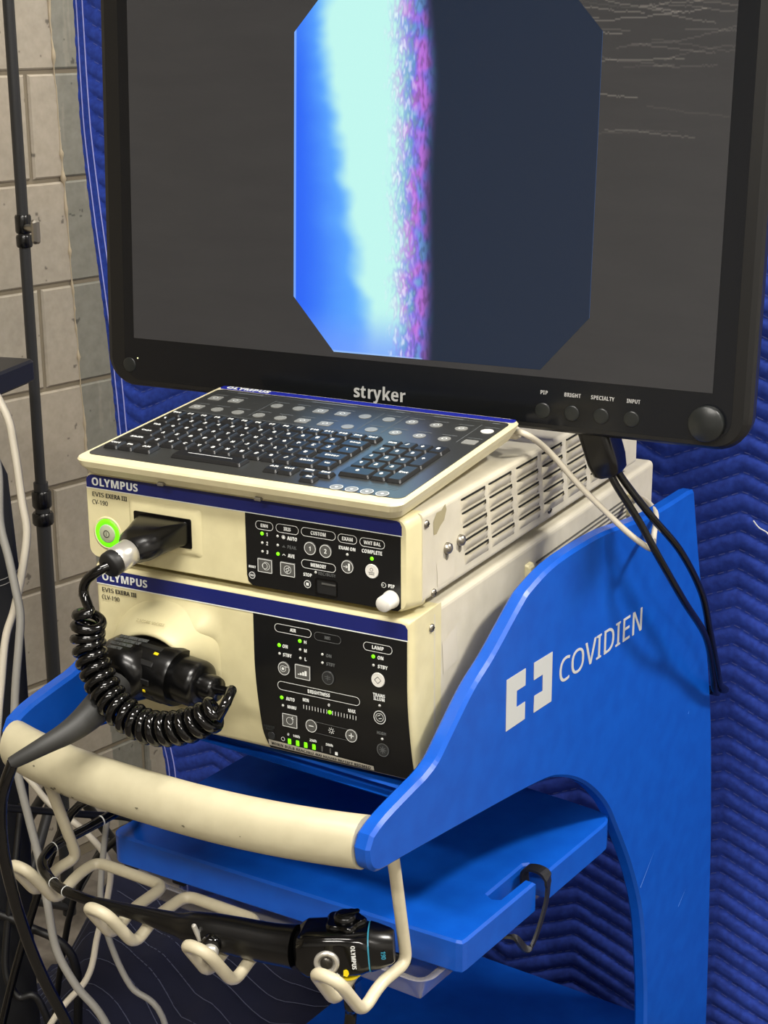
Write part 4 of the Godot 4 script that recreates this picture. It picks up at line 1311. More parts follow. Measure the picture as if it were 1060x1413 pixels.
	tube(s, gp, radii(gp.size(), [[0, 0.0215], [0.12, 0.0200], [0.45, 0.0185], [0.56, 0.0165], [0.64, 0.0120], [0.85, 0.0075], [1.0, 0.0056]]), 20)
	part(t, "grip", s, M["black_satin"])
	# instrument channel port
	var cx := Transform3D(Basis(ax, up, fw), Vector3(0.0360, 0.6240, 0.1000) + fw * 0.0125)
	s = stl()
	lathe(s, [[0.0100, -0.004], [0.0100, 0.004], [0.0085, 0.0075], [0.0080, 0.0080]], cx, 20)
	var ch = part(t, "channel_port", s, M["black_gloss"])
	s = stl()
	lathe(s, [[0.0080, 0.0065], [0.0080, 0.0125], [0.0066, 0.0145], [0.0036, 0.0145], [0.0030, 0.0110], [0.0, 0.0108]], Transform3D(cx.basis, cx.origin - up * 0.004), 18)
	part(ch, "metal_nipple", s, M["chrome"])
	s = stl()
	box(s, cx.origin + Vector3(-0.0150, 0.0080, 0.004), Vector3(0.0050, 0.0200, 0.0050), 0.0015, Basis(fw, 0.35))
	part(ch, "metal_lever", s, M["chrome"])
	# insertion tube with pale depth rings
	s = stl()
	var ip := catmull([Vector3(-0.1040, 0.6230, 0.1165), Vector3(-0.1381, 0.6230, 0.1180), Vector3(-0.1620, 0.6220, 0.1140), Vector3(-0.1900, 0.6200, 0.1020), Vector3(-0.2080, 0.6255, 0.0930), Vector3(-0.2150, 0.6290, 0.0790), Vector3(-0.2165, 0.6320, 0.0600), Vector3(-0.2104, 0.6357, 0.0200), Vector3(-0.2067, 0.6390, -0.0200), Vector3(-0.2250, 0.6300, -0.0700), Vector3(-0.3000, 0.5900, -0.1200), Vector3(-0.4300, 0.5000, -0.1500), Vector3(-0.5200, 0.2000, -0.1000), Vector3(-0.5400, -0.0500, -0.0600), Vector3(-0.5600, -0.2140, 0.0200)], 7)
	tube(s, ip, 0.0056, 12)
	var it = part(t, "insertion_tube", s, M["black_gloss"])
	for i in [10, 17, 40, 52]:
		s = stl()
		tube(s, [ip[i], ip[i].lerp(ip[i + 1], 0.30)], 0.00585, 12)
		part(it, "depth_ring", s, M["white_print"])
	# universal cord: from the control body down, round and up to the connector
	var uc := [Vector3(0.1650, 0.6150, 0.0560), Vector3(0.1660, 0.5700, 0.0530), Vector3(0.1600, 0.5400, 0.0450), Vector3(0.1500, 0.4000, 0.0600), Vector3(0.0600, 0.2000, 0.1300), Vector3(-0.0600, 0.2200, 0.1500)]
	for q in [[-0.1280, 0.4100, 0.1300], [-0.1399, 0.4734, 0.13], [-0.1556, 0.5488, 0.15], [-0.1639, 0.613, 0.165], [-0.1639, 0.6774, 0.18], [-0.164, 0.7195, 0.185], [-0.1566, 0.7625, 0.19], [-0.1489, 0.7873, 0.19], [-0.1424, 0.8079, 0.185]]:
		uc.append(to_cart(Vector3(q[0], q[1], q[2])))
	var up2 := catmull(uc, 8)
	s = stl()
	tube(s, up2, 0.0060, 12)
	part(t, "universal_cord", s, M["black_gloss"])
	s = stl()
	lathe(s, [[0.0130, -0.0012], [0.0130, 0.0010]], Transform3D(Basis(ax, -fw, up), Vector3(0.1665, 0.6065, 0.0560)), 24)
	part(t, "yellow_collar", s, M["yellow"])
	s = stl()
	var bp := catmull([to_cart(Vector3(-0.1440, 0.8070, 0.1860)), to_cart(Vector3(-0.1210, 0.8215, 0.1660)), to_cart(Vector3(-0.1051, 0.8320, 0.1400)), to_cart(Vector3(-0.0980, 0.8440, 0.1100)), to_cart(Vector3(-0.1010, 0.8540, 0.0750))], 6)
	tube(s, bp, radii(bp.size(), [[0, 0.0062], [0.35, 0.0100], [0.7, 0.0150], [1.0, 0.0180]]), 18)
	part(t, "cord_boot", s, M["boot_grey"], "grey tapered cord boot")
	# connector body at the light source
	s = stl()
	rings = []
	for q in [[-0.004, 0.058, 0.058, 0.026], [0.010, 0.068, 0.066, 0.030], [0.045, 0.072, 0.064, 0.028], [0.066, 0.064, 0.056, 0.026], [0.074, 0.050, 0.044, 0.020], [0.076, 0.036, 0.032, 0.014]]:
		var o := PackedVector3Array()
		for v in rrect(q[1], q[2], q[3], 5): o.append(to_cart(Vector3(-0.1060 + v.x, 0.8610 + v.y, q[0])))
		rings.append(o)
	loft(s, rings)
	var lc = part(t, "light_guide_connector", s, M["black_satin"], "black light guide connector body")
	var wl := Basis(Vector3.UP, deg_to_rad(-CART_TURN))
	s = SurfaceTool.new()
	for i in 4:
		letters(s, ["DO NOT IMMERSE WITHOUT", "WATER RESISTANT CAP", "FULLY ATTACHED", "CONNECTOR"][i], Transform3D(wl * Basis(Vector3.RIGHT, deg_to_rad(-72)), to_cart(Vector3(-0.1000 - 0.003 * i, [0.8934, 0.8924, 0.8911, 0.8895][i], 0.0430 + 0.0068 * i))), [0.034, 0.031, 0.026, 0.017][i], 0.0042, "bold", 0.0006)
	part_plain(lc, "lettering", s, M["grey_print"])

func reverse_ring(r: PackedVector3Array) -> PackedVector3Array:
	var o := PackedVector3Array()
	for i in r.size(): o.append(r[r.size() - 1 - i])
	return o

# ------------------------------------------------------------------ coiled video cable
func coiled_cable():
	var t = thing("coiled_video_cable", "glossy black coiled cable between the two units with plug and round connector", "cable")
	# plug in the upper unit
	var s := stl()
	var rings := []
	for q in [[0.004, -0.0880, 0.9985, 0.062, 0.0250, 0.004], [0.012, -0.0880, 0.9980, 0.058, 0.0245, 0.006], [0.022, -0.0885, 0.9965, 0.054, 0.0270, 0.010], [0.034, -0.0890, 0.9945, 0.049, 0.0285, 0.0135], [0.044, -0.0895, 0.9928, 0.045, 0.0285, 0.0138], [0.050, -0.0897, 0.9917, 0.037, 0.0275, 0.0134], [0.054, -0.0898, 0.9908, 0.0295, 0.0265, 0.0130], [0.058, -0.0898, 0.9900, 0.0262, 0.0258, 0.0126]]:
		rings.append(ring3(rrect(q[3], q[4], q[5], 6, Vector2(q[1], q[2])), q[0], Transform3D.IDENTITY))
	loft(s, rings)
	part(t, "plug", s, M["black_satin"])
	var fx := axis_frame(Vector3(-0.0898, 0.9900, 0.0600), Vector3(-0.0935, 0.9840, 0.0850))
	s = stl()
	lathe(s, [[0.0124, -0.004], [0.0134, -0.003], [0.0134, 0.0165], [0.0124, 0.0175]], fx, 24)
	var sl = part(t, "metal_sleeve", s, M["chrome"], "shiny metal sleeve")
	s = stl()
	lathe(s, [[0.0128, 0.0172], [0.0132, 0.0185], [0.0130, 0.0250], [0.0112, 0.0278], [0.0050, 0.0284]], fx, 24)
	part(t, "plug_cap", s, M["black_rubber"])
	# round connector on the scope
	var A := Vector3(-0.1080, 0.8630, 0.0340)
	var B := Vector3(0.0030, 0.8570, 0.0440)
	var cf := axis_frame(A, B)
	s = stl()
	var gear := []
	for q in [[0.026, 0.0], [0.0295, 0.004], [0.0300, 0.010], [0.0300, 0.058], [0.0285, 0.062]]: gear.append(q)
	lathe(s, gear, cf, 40)
	var rc = part(t, "locking_ring", s, M["black_satin"], "round black locking ring")
	for i in 10:
		s = stl()
		var an := TAU * i / 10
		box(s, cf * Vector3(cos(an) * 0.0300, sin(an) * 0.0300, 0.030), Vector3(0.006, 0.0020, 0.030), 0.0008, cf.basis * Basis(Vector3(0, 0, 1), an + PI / 2))
		part(rc, "grip_rib", s, M["black_rubber"])
	s = stl()
	lathe(s, [[0.0235, 0.060], [0.0240, 0.063], [0.0240, 0.084], [0.0228, 0.088], [0.0190, 0.0905], [0.0, 0.0910]], cf, 36)
	part(t, "connector_shell", s, M["black_satin"])
	s = stl()
	lathe(s, [[0.0135, 0.090], [0.0135, 0.104], [0.0120, 0.108], [0.0, 0.1085]], cf, 24)
	part(t, "strain_relief", s, M["black_satin"])
	for q in [[0.15, 0.036], [1.55, 0.030]]:
		s = stl()
		var an: float = 1.95 + q[0]
		box(s, cf * Vector3(cos(an) * 0.0302, sin(an) * 0.0302, 0.006 + q[1]), Vector3(0.0030, 0.0012, 0.0055), 0.0003, cf.basis * Basis(Vector3(0, 0, 1), an - PI / 2))
		part(rc, "yellow_mark", s, M["yellow"])
	# lead from the plug into the coil, the coil itself, and its end
	var path := catmull([Vector3(-0.1083, 0.9347, 0.1000), Vector3(-0.1115, 0.9117, 0.1010), Vector3(-0.1022, 0.8887, 0.1060), Vector3(-0.0866, 0.8671, 0.1110), Vector3(-0.0665, 0.8510, 0.1150), Vector3(-0.0371, 0.8400, 0.1150), Vector3(-0.0074, 0.8425, 0.1130), Vector3(0.0186, 0.8519, 0.1080), Vector3(0.0380, 0.8650, 0.1010)], 40)
	var wire := []
	for q in catmull([fx * Vector3(0, 0, 0.024), Vector3(-0.1015, 0.9790, 0.0930), Vector3(-0.1135, 0.9690, 0.0945), Vector3(-0.1180, 0.9570, 0.0950), Vector3(-0.1120, 0.9470, 0.0985), Vector3(-0.1010, 0.9400, 0.1060)], 6): wire.append(q)
	wire.pop_back()
	var R := 0.0126
	var pitch := 0.0114
	var total := 0.0
	for i in path.size() - 1: total += (path[i + 1] - path[i]).length()
	var turns := roundf(total / pitch)
	var nrm := Vector3(0, 0, 1)
	var per := 22
	var steps := int(turns * per)
	var acc := 0.0
	var seg := 0
	for k in steps + 1:
		var want := total * k / steps
		while seg < path.size() - 2 and acc + (path[seg + 1] - path[seg]).length() < want:
			acc += (path[seg + 1] - path[seg]).length()
			seg += 1
		var sl2: float = (path[seg + 1] - path[seg]).length()
		var c: Vector3 = path[seg].lerp(path[seg + 1], clampf((want - acc) / maxf(sl2, 0.00001), 0, 1))
		var tg: Vector3 = (path[mini(seg + 2, path.size() - 1)] - path[maxi(seg - 1, 0)]).normalized()
		nrm = (nrm - tg * nrm.dot(tg)).normalized()
		var bi := tg.cross(nrm)
		var an := TAU * turns * k / steps + 0.6
		wire.append(c + (nrm * cos(an) + bi * sin(an)) * R)
	wire.append_array([Vector3(0.0480, 0.8760, 0.1000), Vector3(0.0430, 0.8810, 0.0840), Vector3(0.0260, 0.8680, 0.0620), cf * Vector3(0, 0, 0.106)])
	s = stl()
	tube(s, wire, 0.0050, 12)
	part(t, "coil", s, M["black_gloss"], "tightly coiled glossy cable")

# ------------------------------------------------------------------ loose cables
func cable(called: String, label: String, pts: Array, r: float, m: String, group := "", turn := 0.0):
	var t = thing(called, label, "cable", Vector3.ZERO, Vector3(0, deg_to_rad(turn), 0), group)
	var s := stl()
	tube(s, catmull(pts, 8), r, 10)
	part(t, "sheath", s, M[m])
	return t

func cables():
	var k = cable("keyboard_cable", "thin cream cable looping from the keyboard down to the lower unit", [Vector3(0.170, 1.0700, -0.262), Vector3(0.195, 1.0735, -0.2470), Vector3(0.2080, 1.0500, -0.2780), Vector3(0.2350, 1.0094, -0.3021), Vector3(0.2620, 0.9761, -0.3202), Vector3(0.2830, 0.9530, -0.3325), Vector3(0.2965, 0.9360, -0.3500), Vector3(0.2990, 0.9330, -0.3600), Vector3(0.2930, 0.9400, -0.3800), Vector3(0.2700, 0.9450, -0.4500), Vector3(0.2250, 0.9350, -0.5300), Vector3(0.2000, 0.9200, -0.5600)], 0.0033, "white_cable")
	var s := stl()
	lathe(s, [[0.0075, -0.004], [0.0078, 0.0], [0.0070, 0.014], [0.0038, 0.020]], axis_frame(Vector3(0.168, 1.070, -0.262), Vector3(0.198, 1.0725, -0.2480)), 16)
	part(k, "strain_relief", s, M["white_cable"])
	# adapter under the monitor and its two leads
	var t = thing("cable_adapter", "black plastic cable cover hanging below the monitor's lower edge", "cable cover")
	s = stl()
	var rings := []
	for q in [[0.000, 0.036, 0.030], [0.004, 0.042, 0.034], [0.060, 0.038, 0.034], [0.074, 0.034, 0.030], [0.078, 0.026, 0.022]]:
		var fr := axis_frame(Vector3(0.2360, 1.0920, -0.3250), Vector3(0.2590, 1.0200, -0.3300))
		rings.append(ring3(rrect(q[1], q[2], 0.007, 4), q[0], fr))
	loft(s, rings)
	part(t, "cover", s, M["black_satin"])
	cable("monitor_cable", "left of two black monitor cables hanging past the blue side panel", [Vector3(0.2560, 1.0270, -0.3290), Vector3(0.2660, 1.0090, -0.3270), Vector3(0.2900, 0.9680, -0.3380), Vector3(0.3100, 0.9240, -0.3530), Vector3(0.3200, 0.8570, -0.4150), Vector3(0.3180, 0.7800, -0.5130), Vector3(0.3080, 0.7050, -0.5850), Vector3(0.3030, 0.6740, -0.6120), Vector3(0.2980, 0.6560, -0.6420), Vector3(0.2750, 0.6450, -0.6680), Vector3(0.2000, 0.6350, -0.6800)], 0.0042, "black_satin", "black monitor cables")
	cable("monitor_cable", "right of two black monitor cables hanging past the blue side panel", [Vector3(0.2640, 1.0240, -0.3330), Vector3(0.2740, 1.0080, -0.3370), Vector3(0.3000, 0.9710, -0.3500), Vector3(0.3180, 0.9200, -0.4000), Vector3(0.3240, 0.8520, -0.4660), Vector3(0.3220, 0.7900, -0.5130), Vector3(0.3150, 0.7180, -0.5760), Vector3(0.3090, 0.6800, -0.6150), Vector3(0.3060, 0.6580, -0.6520), Vector3(0.2800, 0.6430, -0.6820), Vector3(0.2000, 0.6300, -0.6950)], 0.0042, "black_satin", "black monitor cables")
	# hanging at the left edge
	cable("grey_cable", "cream cable hanging at the far left in front of the block wall", [Vector3(-0.790, 1.000, -0.400), Vector3(-0.700, 1.030, -0.340), Vector3(-0.590, 1.045, -0.300), Vector3(-0.5418, 1.0075, -0.2885), Vector3(-0.5259, 0.9632, -0.282), Vector3(-0.5092, 0.9014, -0.2699), Vector3(-0.498, 0.8616, -0.2623), Vector3(-0.497, 0.8131, -0.2463), Vector3(-0.499, 0.7689, -0.2301), Vector3(-0.5038, 0.7337, -0.2154), Vector3(-0.5013, 0.6807, -0.1987), Vector3(-0.4956, 0.6, -0.1737), Vector3(-0.50, 0.3, -0.12), Vector3(-0.48, 0.0, -0.08), Vector3(-0.44, -0.2160, 0.0)], 0.0052, "white_cable")
	cable("grey_cable", "grey cable crossing the cream one, running down past the handle", [Vector3(-0.780, 0.995, -0.370), Vector3(-0.640, 1.040, -0.280), Vector3(-0.545, 1.010, -0.240), Vector3(-0.5096, 0.9586, -0.2299), Vector3(-0.4968, 0.8896, -0.2132), Vector3(-0.4814, 0.8465, -0.2068), Vector3(-0.4681, 0.8076, -0.2007), Vector3(-0.4591, 0.7774, -0.1953), Vector3(-0.4559, 0.7429, -0.1852), Vector3(-0.4531, 0.6999, -0.172), Vector3(-0.4493, 0.6611, -0.1608), Vector3(-0.4447, 0.6223, -0.15), Vector3(-0.4352, 0.5878, -0.1434), Vector3(-0.4162, 0.536, -0.136), Vector3(-0.3971, 0.4842, -0.1286), Vector3(-0.3812, 0.4324, -0.1195), Vector3(-0.3646, 0.3806, -0.1109), Vector3(-0.3372, 0.3374, -0.1109), Vector3(-0.2944, 0.2854, -0.1164), Vector3(-0.22, 0.15, -0.10), Vector3(-0.20, -0.05, 0.0), Vector3(-0.18, -0.2150, 0.06)], 0.0053, "grey_cable")
	cable("grey_cable", "thin cream cable curving behind the second hook to the lower left", [Vector3(-0.55, 0.585, -0.22), Vector3(-0.4852, 0.5392, -0.2184), Vector3(-0.4559, 0.5074, -0.2235), Vector3(-0.4094, 0.471, -0.2363), Vector3(-0.3794, 0.4347, -0.2401), Vector3(-0.3744, 0.3985, -0.2305), Vector3(-0.3794, 0.3443, -0.2093), Vector3(-0.3843, 0.2902, -0.188), Vector3(-0.4179, 0.2334, -0.1504), Vector3(-0.50, 0.05, -0.10), Vector3(-0.56, -0.2155, -0.05)], 0.0044, "white_cable")
	cable("grey_cable", "thin grey cable falling below the second hook to the right", [Vector3(-0.36, 0.52, -0.22), Vector3(-0.3569, 0.446, -0.1968), Vector3(-0.3514, 0.4063, -0.1862), Vector3(-0.3356, 0.362, -0.1797), Vector3(-0.3055, 0.3089, -0.1778), Vector3(-0.2576, 0.2557, -0.1856), Vector3(-0.24, 0.0, -0.19), Vector3(-0.26, -0.2155, -0.15)], 0.0042, "grey_cable")
	cable("black_cable", "black cable looping down at the lower left corner over the floor", [Vector3(-0.53, 0.48, -0.25), Vector3(-0.5165, 0.3831, -0.2074), Vector3(-0.5156, 0.3276, -0.1889), Vector3(-0.5096, 0.2721, -0.1732), Vector3(-0.4907, 0.2396, -0.1724), Vector3(-0.4667, 0.2303, -0.1868), Vector3(-0.45, 0.1, -0.2), Vector3(-0.46, -0.2155, -0.2)], 0.0050, "black_rubber")
	cable("black_cable", "straight black cable stretched behind the left end of the handle", [Vector3(-0.4737, 0.5518, -0.1102), Vector3(-0.4775, 0.5261, -0.1588), Vector3(-0.4569, 0.5039, -0.2098), Vector3(-0.4422, 0.4714, -0.2780), Vector3(-0.4234, 0.4442, -0.3383), Vector3(-0.40, 0.425, -0.36), Vector3(-0.47, 0.385, -0.43), Vector3(-0.63, 0.20, -0.46), Vector3(-0.72, -0.2110, -0.46)], 0.0050, "black_rubber")
	cable("black_cable", "black cable slanting low past the lower left corner", [Vector3(-0.60, 0.37, -0.16), Vector3(-0.5264, 0.3443, -0.1888), Vector3(-0.4993, 0.3321, -0.1994), Vector3(-0.434, 0.2901, -0.2204), Vector3(-0.46, 0.12, -0.25), Vector3(-0.50, -0.2130, -0.28)], 0.0060, "black_rubber")


# ------------------------------------------------------------------ stands at the left
func stands():
	var t = thing("backdrop_stand", "tall thin black stand pole with clamp knob in front of the block wall", "stand")
	var px := -0.975
	var pz := -0.850
	var s := stl()
	tube(s, [Vector3(px, 0.70, pz), Vector3(px, 2.02, pz)], 0.0094, 14)
	part(t, "upper_pole", s, M["stand_black"])
	s = stl()
	tube(s, [Vector3(px, FLOOR + 0.10, pz), Vector3(px, 0.72, pz)], 0.0126, 14)
	part(t, "lower_pole", s, M["stand_black"])
	for q in [[1.163, 0.0135, 0.030], [1.135, 0.0135, 0.020], [0.690, 0.0170, 0.030], [0.655, 0.0185, 0.022]]:
		s = stl()
		lathe(s, [[q[1] * 0.9, -q[2] / 2], [q[1], -q[2] / 2 + 0.003], [q[1], q[2] / 2 - 0.003], [q[1] * 0.9, q[2] / 2]], Transform3D(Basis(Vector3.RIGHT, Vector3(0, 0, -1), Vector3.UP), Vector3(px, q[0], pz)), 18)
		part(t, "collar", s, M["black_satin"])
	s = stl()
	tube(s, [Vector3(px, 1.158, pz), Vector3(px + 0.045, 1.158, pz + 0.020)], 0.0060, 10)
	box(s, Vector3(px + 0.044, 1.155, pz + 0.022), Vector3(0.012, 0.040, 0.016), 0.004)
	part(t, "clamp_knob", s, M["steel"])
	for k in 3:
		var an := deg_to_rad([85.0, 178.0, 268.0][k])
		s = stl()
		var o := Vector3(cos(an), 0, sin(an))
		tube(s, [Vector3(px, 0.16, pz) + o * 0.012, Vector3(px, FLOOR + 0.012, pz) + o * 0.26], 0.0095, 10)
		var lg = part(t, "leg", s, M["stand_black"])
		s = stl()
		tube(s, [Vector3(px, FLOOR + 0.12, pz) + o * 0.012, Vector3(px, -0.02, pz) + o * 0.135], 0.0070, 8)
		part(lg, "brace", s, M["stand_black"])
	s = stl()
	tube(s, [Vector3(px - 0.05, 2.0, -0.872), Vector3(1.15, 2.0, -0.872)], 0.013, 14)
	part(t, "crossbar", s, M["stand_black"])
	s = stl()
	tube(s, [Vector3(1.12, FLOOR, pz - 0.02), Vector3(1.12, 2.02, pz - 0.02)], 0.011, 12)
	part(t, "far_pole", s, M["stand_black"])
	# dark equipment stand with a tray, at the left edge
	var e = thing("equipment_stand", "black equipment stand with flat tray cut off by the left edge", "stand", Vector3(-0.780, -0.015, -0.470), Vector3(0, deg_to_rad(12), 0))
	s = stl()
	prism(s, rrect(0.340, 0.300, 0.012, 5), 0.963, 0.998, Transform3D(Basis(Vector3.RIGHT, Vector3(0, 0, -1), Vector3.UP), Vector3(-0.165, 0, -0.06)), 0.004)
	part(e, "tray", s, M["stand_black"])
	s = stl()
	box(s, Vector3(-0.14, 0.37, -0.05), Vector3(0.05, 1.176, 0.04), 0.006)
	part(e, "column", s, M["stand_black"])
	s = stl()
	box(s, Vector3(-0.14, FLOOR + 0.036, 0.06), Vector3(0.24, 0.04, 0.28), 0.01)
	part(e, "foot_plate", s, M["stand_black"])
	# soft black bag, long and narrow, standing beside it
	var b = thing("black_bag", "tall soft black fabric bag with stitched seam at left edge", "bag")
	s = stl()
	var rings := []
	for q in [[FLOOR, -0.575, -0.230, 0.085, 0.13], [0.0, -0.578, -0.235, 0.070, 0.13], [0.20, -0.583, -0.245, 0.066, 0.12], [0.40, -0.586, -0.255, 0.062, 0.12], [0.55, -0.600, -0.268, 0.080, 0.13], [0.585, -0.640, -0.285, 0.150, 0.15], [0.66, -0.655, -0.300, 0.150, 0.16], [0.78, -0.665, -0.315, 0.150, 0.15], [0.90, -0.672, -0.330, 0.146, 0.12], [0.955, -0.675, -0.335, 0.110, 0.06]]:
		var o := PackedVector3Array()
		for j in 22:
			var an := TAU * j / 22
			var w := 1.0 + 0.05 * sin(an * 3.0 + q[0] * 9.0)
			o.append(Vector3(q[1] + cos(an) * q[3] * 0.5 * w, q[0], q[2] - sin(an) * q[4] * 0.5 * w))
		rings.append(o)
	loft(s, rings)
	part(b, "fabric_body", s, M["bag_cloth"])
	for y in [0.770, 0.762]:
		s = stl()
		var ring := []
		for j in 23:
			var an := TAU * j / 22
			ring.append(Vector3(-0.664 + cos(an) * 0.0775, y, -0.3145 - sin(an) * 0.0775))
		tube(s, ring, 0.0007, 5)
		part(b, "seam_stitching", s, M["grey_cable"])

# ------------------------------------------------------------------ quilted moving blanket
const BZ := -0.90
func blanket_left(sl: float) -> float:
	var keys := [[0.0, -0.885], [0.43, -0.868], [0.66, -0.866], [1.05, -0.831], [1.13, -0.826], [1.68, -0.7746], [1.77, -0.760], [1.90, -0.752], [2.05, -0.740], [2.40, -0.720], [3.2, -0.62]]
	for k in keys.size() - 1:
		if sl <= keys[k + 1][0]:
			return lerpf(keys[k][1], keys[k + 1][1], smoothstep(0.0, 1.0, (sl - keys[k][0]) / (keys[k + 1][0] - keys[k][0])) * 0.5 + 0.5 * (sl - keys[k][0]) / (keys[k + 1][0] - keys[k][0]))
	return keys[-1][1]

func blanket_point(x: float, sl: float, h: float) -> Vector3:
	var top := 1.985
	var rad := 0.07
	var lv := top - (FLOOR + 0.006 + rad)
	if sl < lv: return Vector3(x, top - sl, BZ + h)
	var arc := rad * PI / 2
	if sl < lv + arc:
		var a := (sl - lv) / rad
		return Vector3(x, FLOOR + 0.006 + rad - sin(a) * (rad - h), BZ + rad - cos(a) * (rad - h))
	return Vector3(x, FLOOR + 0.006 + h, BZ + rad + (sl - lv - arc))

var bn1 := FastNoiseLite.new()
var bn2 := FastNoiseLite.new()
const B_PITCH := 0.0280
func zig(x: float) -> float:
	var u := fposmod((x - 0.25) / 0.227, 1.0)
	return 0.049 * absf(1.0 - 2.0 * u)          # 1 at the peaks, 0 in the valleys

func fold(x: float, sl: float) -> float:
	return 0.014 + 0.011 * bn1.get_noise_2d(x * 260.0, sl * 150.0) + 0.014 * smoothstep(1.6, 2.3, sl) * bn1.get_noise_2d(x * 420.0 + 90.0, sl * 420.0)

func blanket():
	bn1.seed = 8; bn1.frequency = 0.01; bn1.fractal_octaves = 2
	bn2.seed = 18; bn2.frequency = 0.01; bn2.fractal_octaves = 3
	var t = thing("moving_blanket", "dark blue quilted moving blanket with zigzag stitching hung behind the cart", "blanket")
	var total := 2.36
	var nr := 800
	var nc := 215
	var right := 0.85
	var mesh = grid(nr, nc, func(i, j):
		var sl := total * (1.0 - float(i) / (nr - 1))
		var x := lerpf(blanket_left(sl), right, float(j) / (nc - 1))
		var ph := (sl + zig(x)) / B_PITCH + 0.05 * bn2.get_noise_2d(x * 300.0, sl * 300.0)
		var puff := pow(absf(sin(PI * ph)), 0.34)
		var h := fold(x, sl) + 0.0085 * puff + 0.0012 * puff * bn2.get_noise_2d(x * 3600.0, sl * 1500.0)
		return blanket_point(x, sl, h))
	part(t, "quilted_cloth", mesh, M["blanket"])
	# stitching threads in the grooves
	var s := stl()
	for k in range(1, 86):
		var x := -1.0
		while x < right:
			for half in 4:
				var xa := x + 0.227 / 8.0 * half
				for d in 2:
					var x0 := xa + d * 0.014
					var x1 := x0 + 0.0085
					if x1 > right: continue
					var s0 := B_PITCH * (k - 0.05 * bn2.get_noise_2d(x0 * 300.0, B_PITCH * k * 300.0)) - zig(x0)
					var s1 := B_PITCH * (k - 0.05 * bn2.get_noise_2d(x1 * 300.0, B_PITCH * k * 300.0)) - zig(x1)
					if s0 < 0.01 or s0 > total - 0.02 or x0 < blanket_left(s0) + 0.035: continue
					var a := blanket_point(x0, s0 - 0.0006, fold(x0, s0) + 0.0060)
					var b := blanket_point(x1, s1 - 0.0006, fold(x1, s1) + 0.0060)
					var c := blanket_point(x1, s1 + 0.0006, fold(x1, s1) + 0.0060)
					var e := blanket_point(x0, s0 + 0.0006, fold(x0, s0) + 0.0060)
					quad(s, e, c, b, a)
			x += 0.227 / 2.0
	var th = part(t, "stitching", s, M["thread"])
	tag(th, "", "", "", "stuff")
	# bound edge at the left
	var bm = grid(300, 6, func(i, j):
		var sl := total * (1.0 - float(i) / 299)
		var x: float = blanket_left(sl) - 0.004 + 0.034 * j / 5.0
		return blanket_point(x, sl, fold(x, sl) + 0.0085 - 0.006 * pow(absf(j - 2.5) / 2.5, 3.0)))
	var bd = part(t, "edge_binding", bm, M["blanket"])
	for o in [0.008, 0.021]:
		s = stl()
		var line := []
		for i in 200:
			var sl := total * i / 199
			var x: float = blanket_left(sl) + o
			line.append(blanket_point(x, sl, fold(x, sl) + 0.0090))
		tube(s, line, 0.0011, 5)
		part(bd, "edge_thread", s, M["bright_thread"])
	# loose white thread end
	s = stl()
	tube(s, catmull([blanket_point(0.268, 1.165, 0.028), blanket_point(0.278, 1.172, 0.034), blanket_point(0.290, 1.180, 0.030), blanket_point(0.300, 1.196, 0.034), blanket_point(0.335, 1.220, 0.030)], 5), 0.0010, 5)
	part(t, "loose_thread", s, M["white_print"])

# floor end of the hanging blanket, added as a separate darker cloth heap
func heap_left(z: float) -> float:
	return lerpf(-0.985, -0.70, smoothstep(-0.87, -0.10, z))

func heap_point(x: float, z: float, lift: float) -> Vector3:
	var side := smoothstep(0.0, 0.19, x - heap_left(z))
	var y := FLOOR + 0.016 + 0.235 * smoothstep(-0.28, -0.80, z) * side + 0.022 * side * bn1.get_noise_2d(x * 500.0, z * 420.0 + 40.0)
	return Vector3(x, maxf(y, FLOOR + 0.010) + lift, z)

func heap_row(x: float, z: float) -> float:
	return (z + 0.07 * sin(x * 7.0 + 1.0) + 0.03 * bn1.get_noise_2d(x * 300.0, z * 200.0)) / 0.034

func floor_blanket():
	var t = thing("floor_blanket", "darker navy quilted cloth added for the floor end of the blanket beneath the cart", "blanket")
	var nr := 200
	var nc := 170
	var mesh = grid(nr, nc, func(i, j):
		var z := lerpf(0.02, -0.795, float(i) / (nr - 1))
		var x := lerpf(heap_left(z), 0.70, float(j) / (nc - 1))
		return heap_point(x, z, 0.007 * pow(absf(sin(PI * heap_row(x, z))), 0.4)))
	part(t, "quilted_cloth", mesh, M["navy_cloth"])
	for k in range(-24, 3):
		var s := stl()
		var line := []
		for i in 90:
			var u := i / 89.0
			var z := 0.0
			var x := 0.0
			for it in 4:
				x = lerpf(heap_left(z) + 0.01, 0.69, u)
				z = k * 0.034 - 0.07 * sin(x * 7.0 + 1.0) - 0.03 * bn1.get_noise_2d(x * 300.0, z * 200.0)
			if z < -0.78 or z > 0.0: continue
			line.append(heap_point(x, z, 0.0038))
		if line.size() < 12: continue
		tube(s, line, 0.0008, 4)
		part(t, "stitch_line", s, M["navy_thread"])

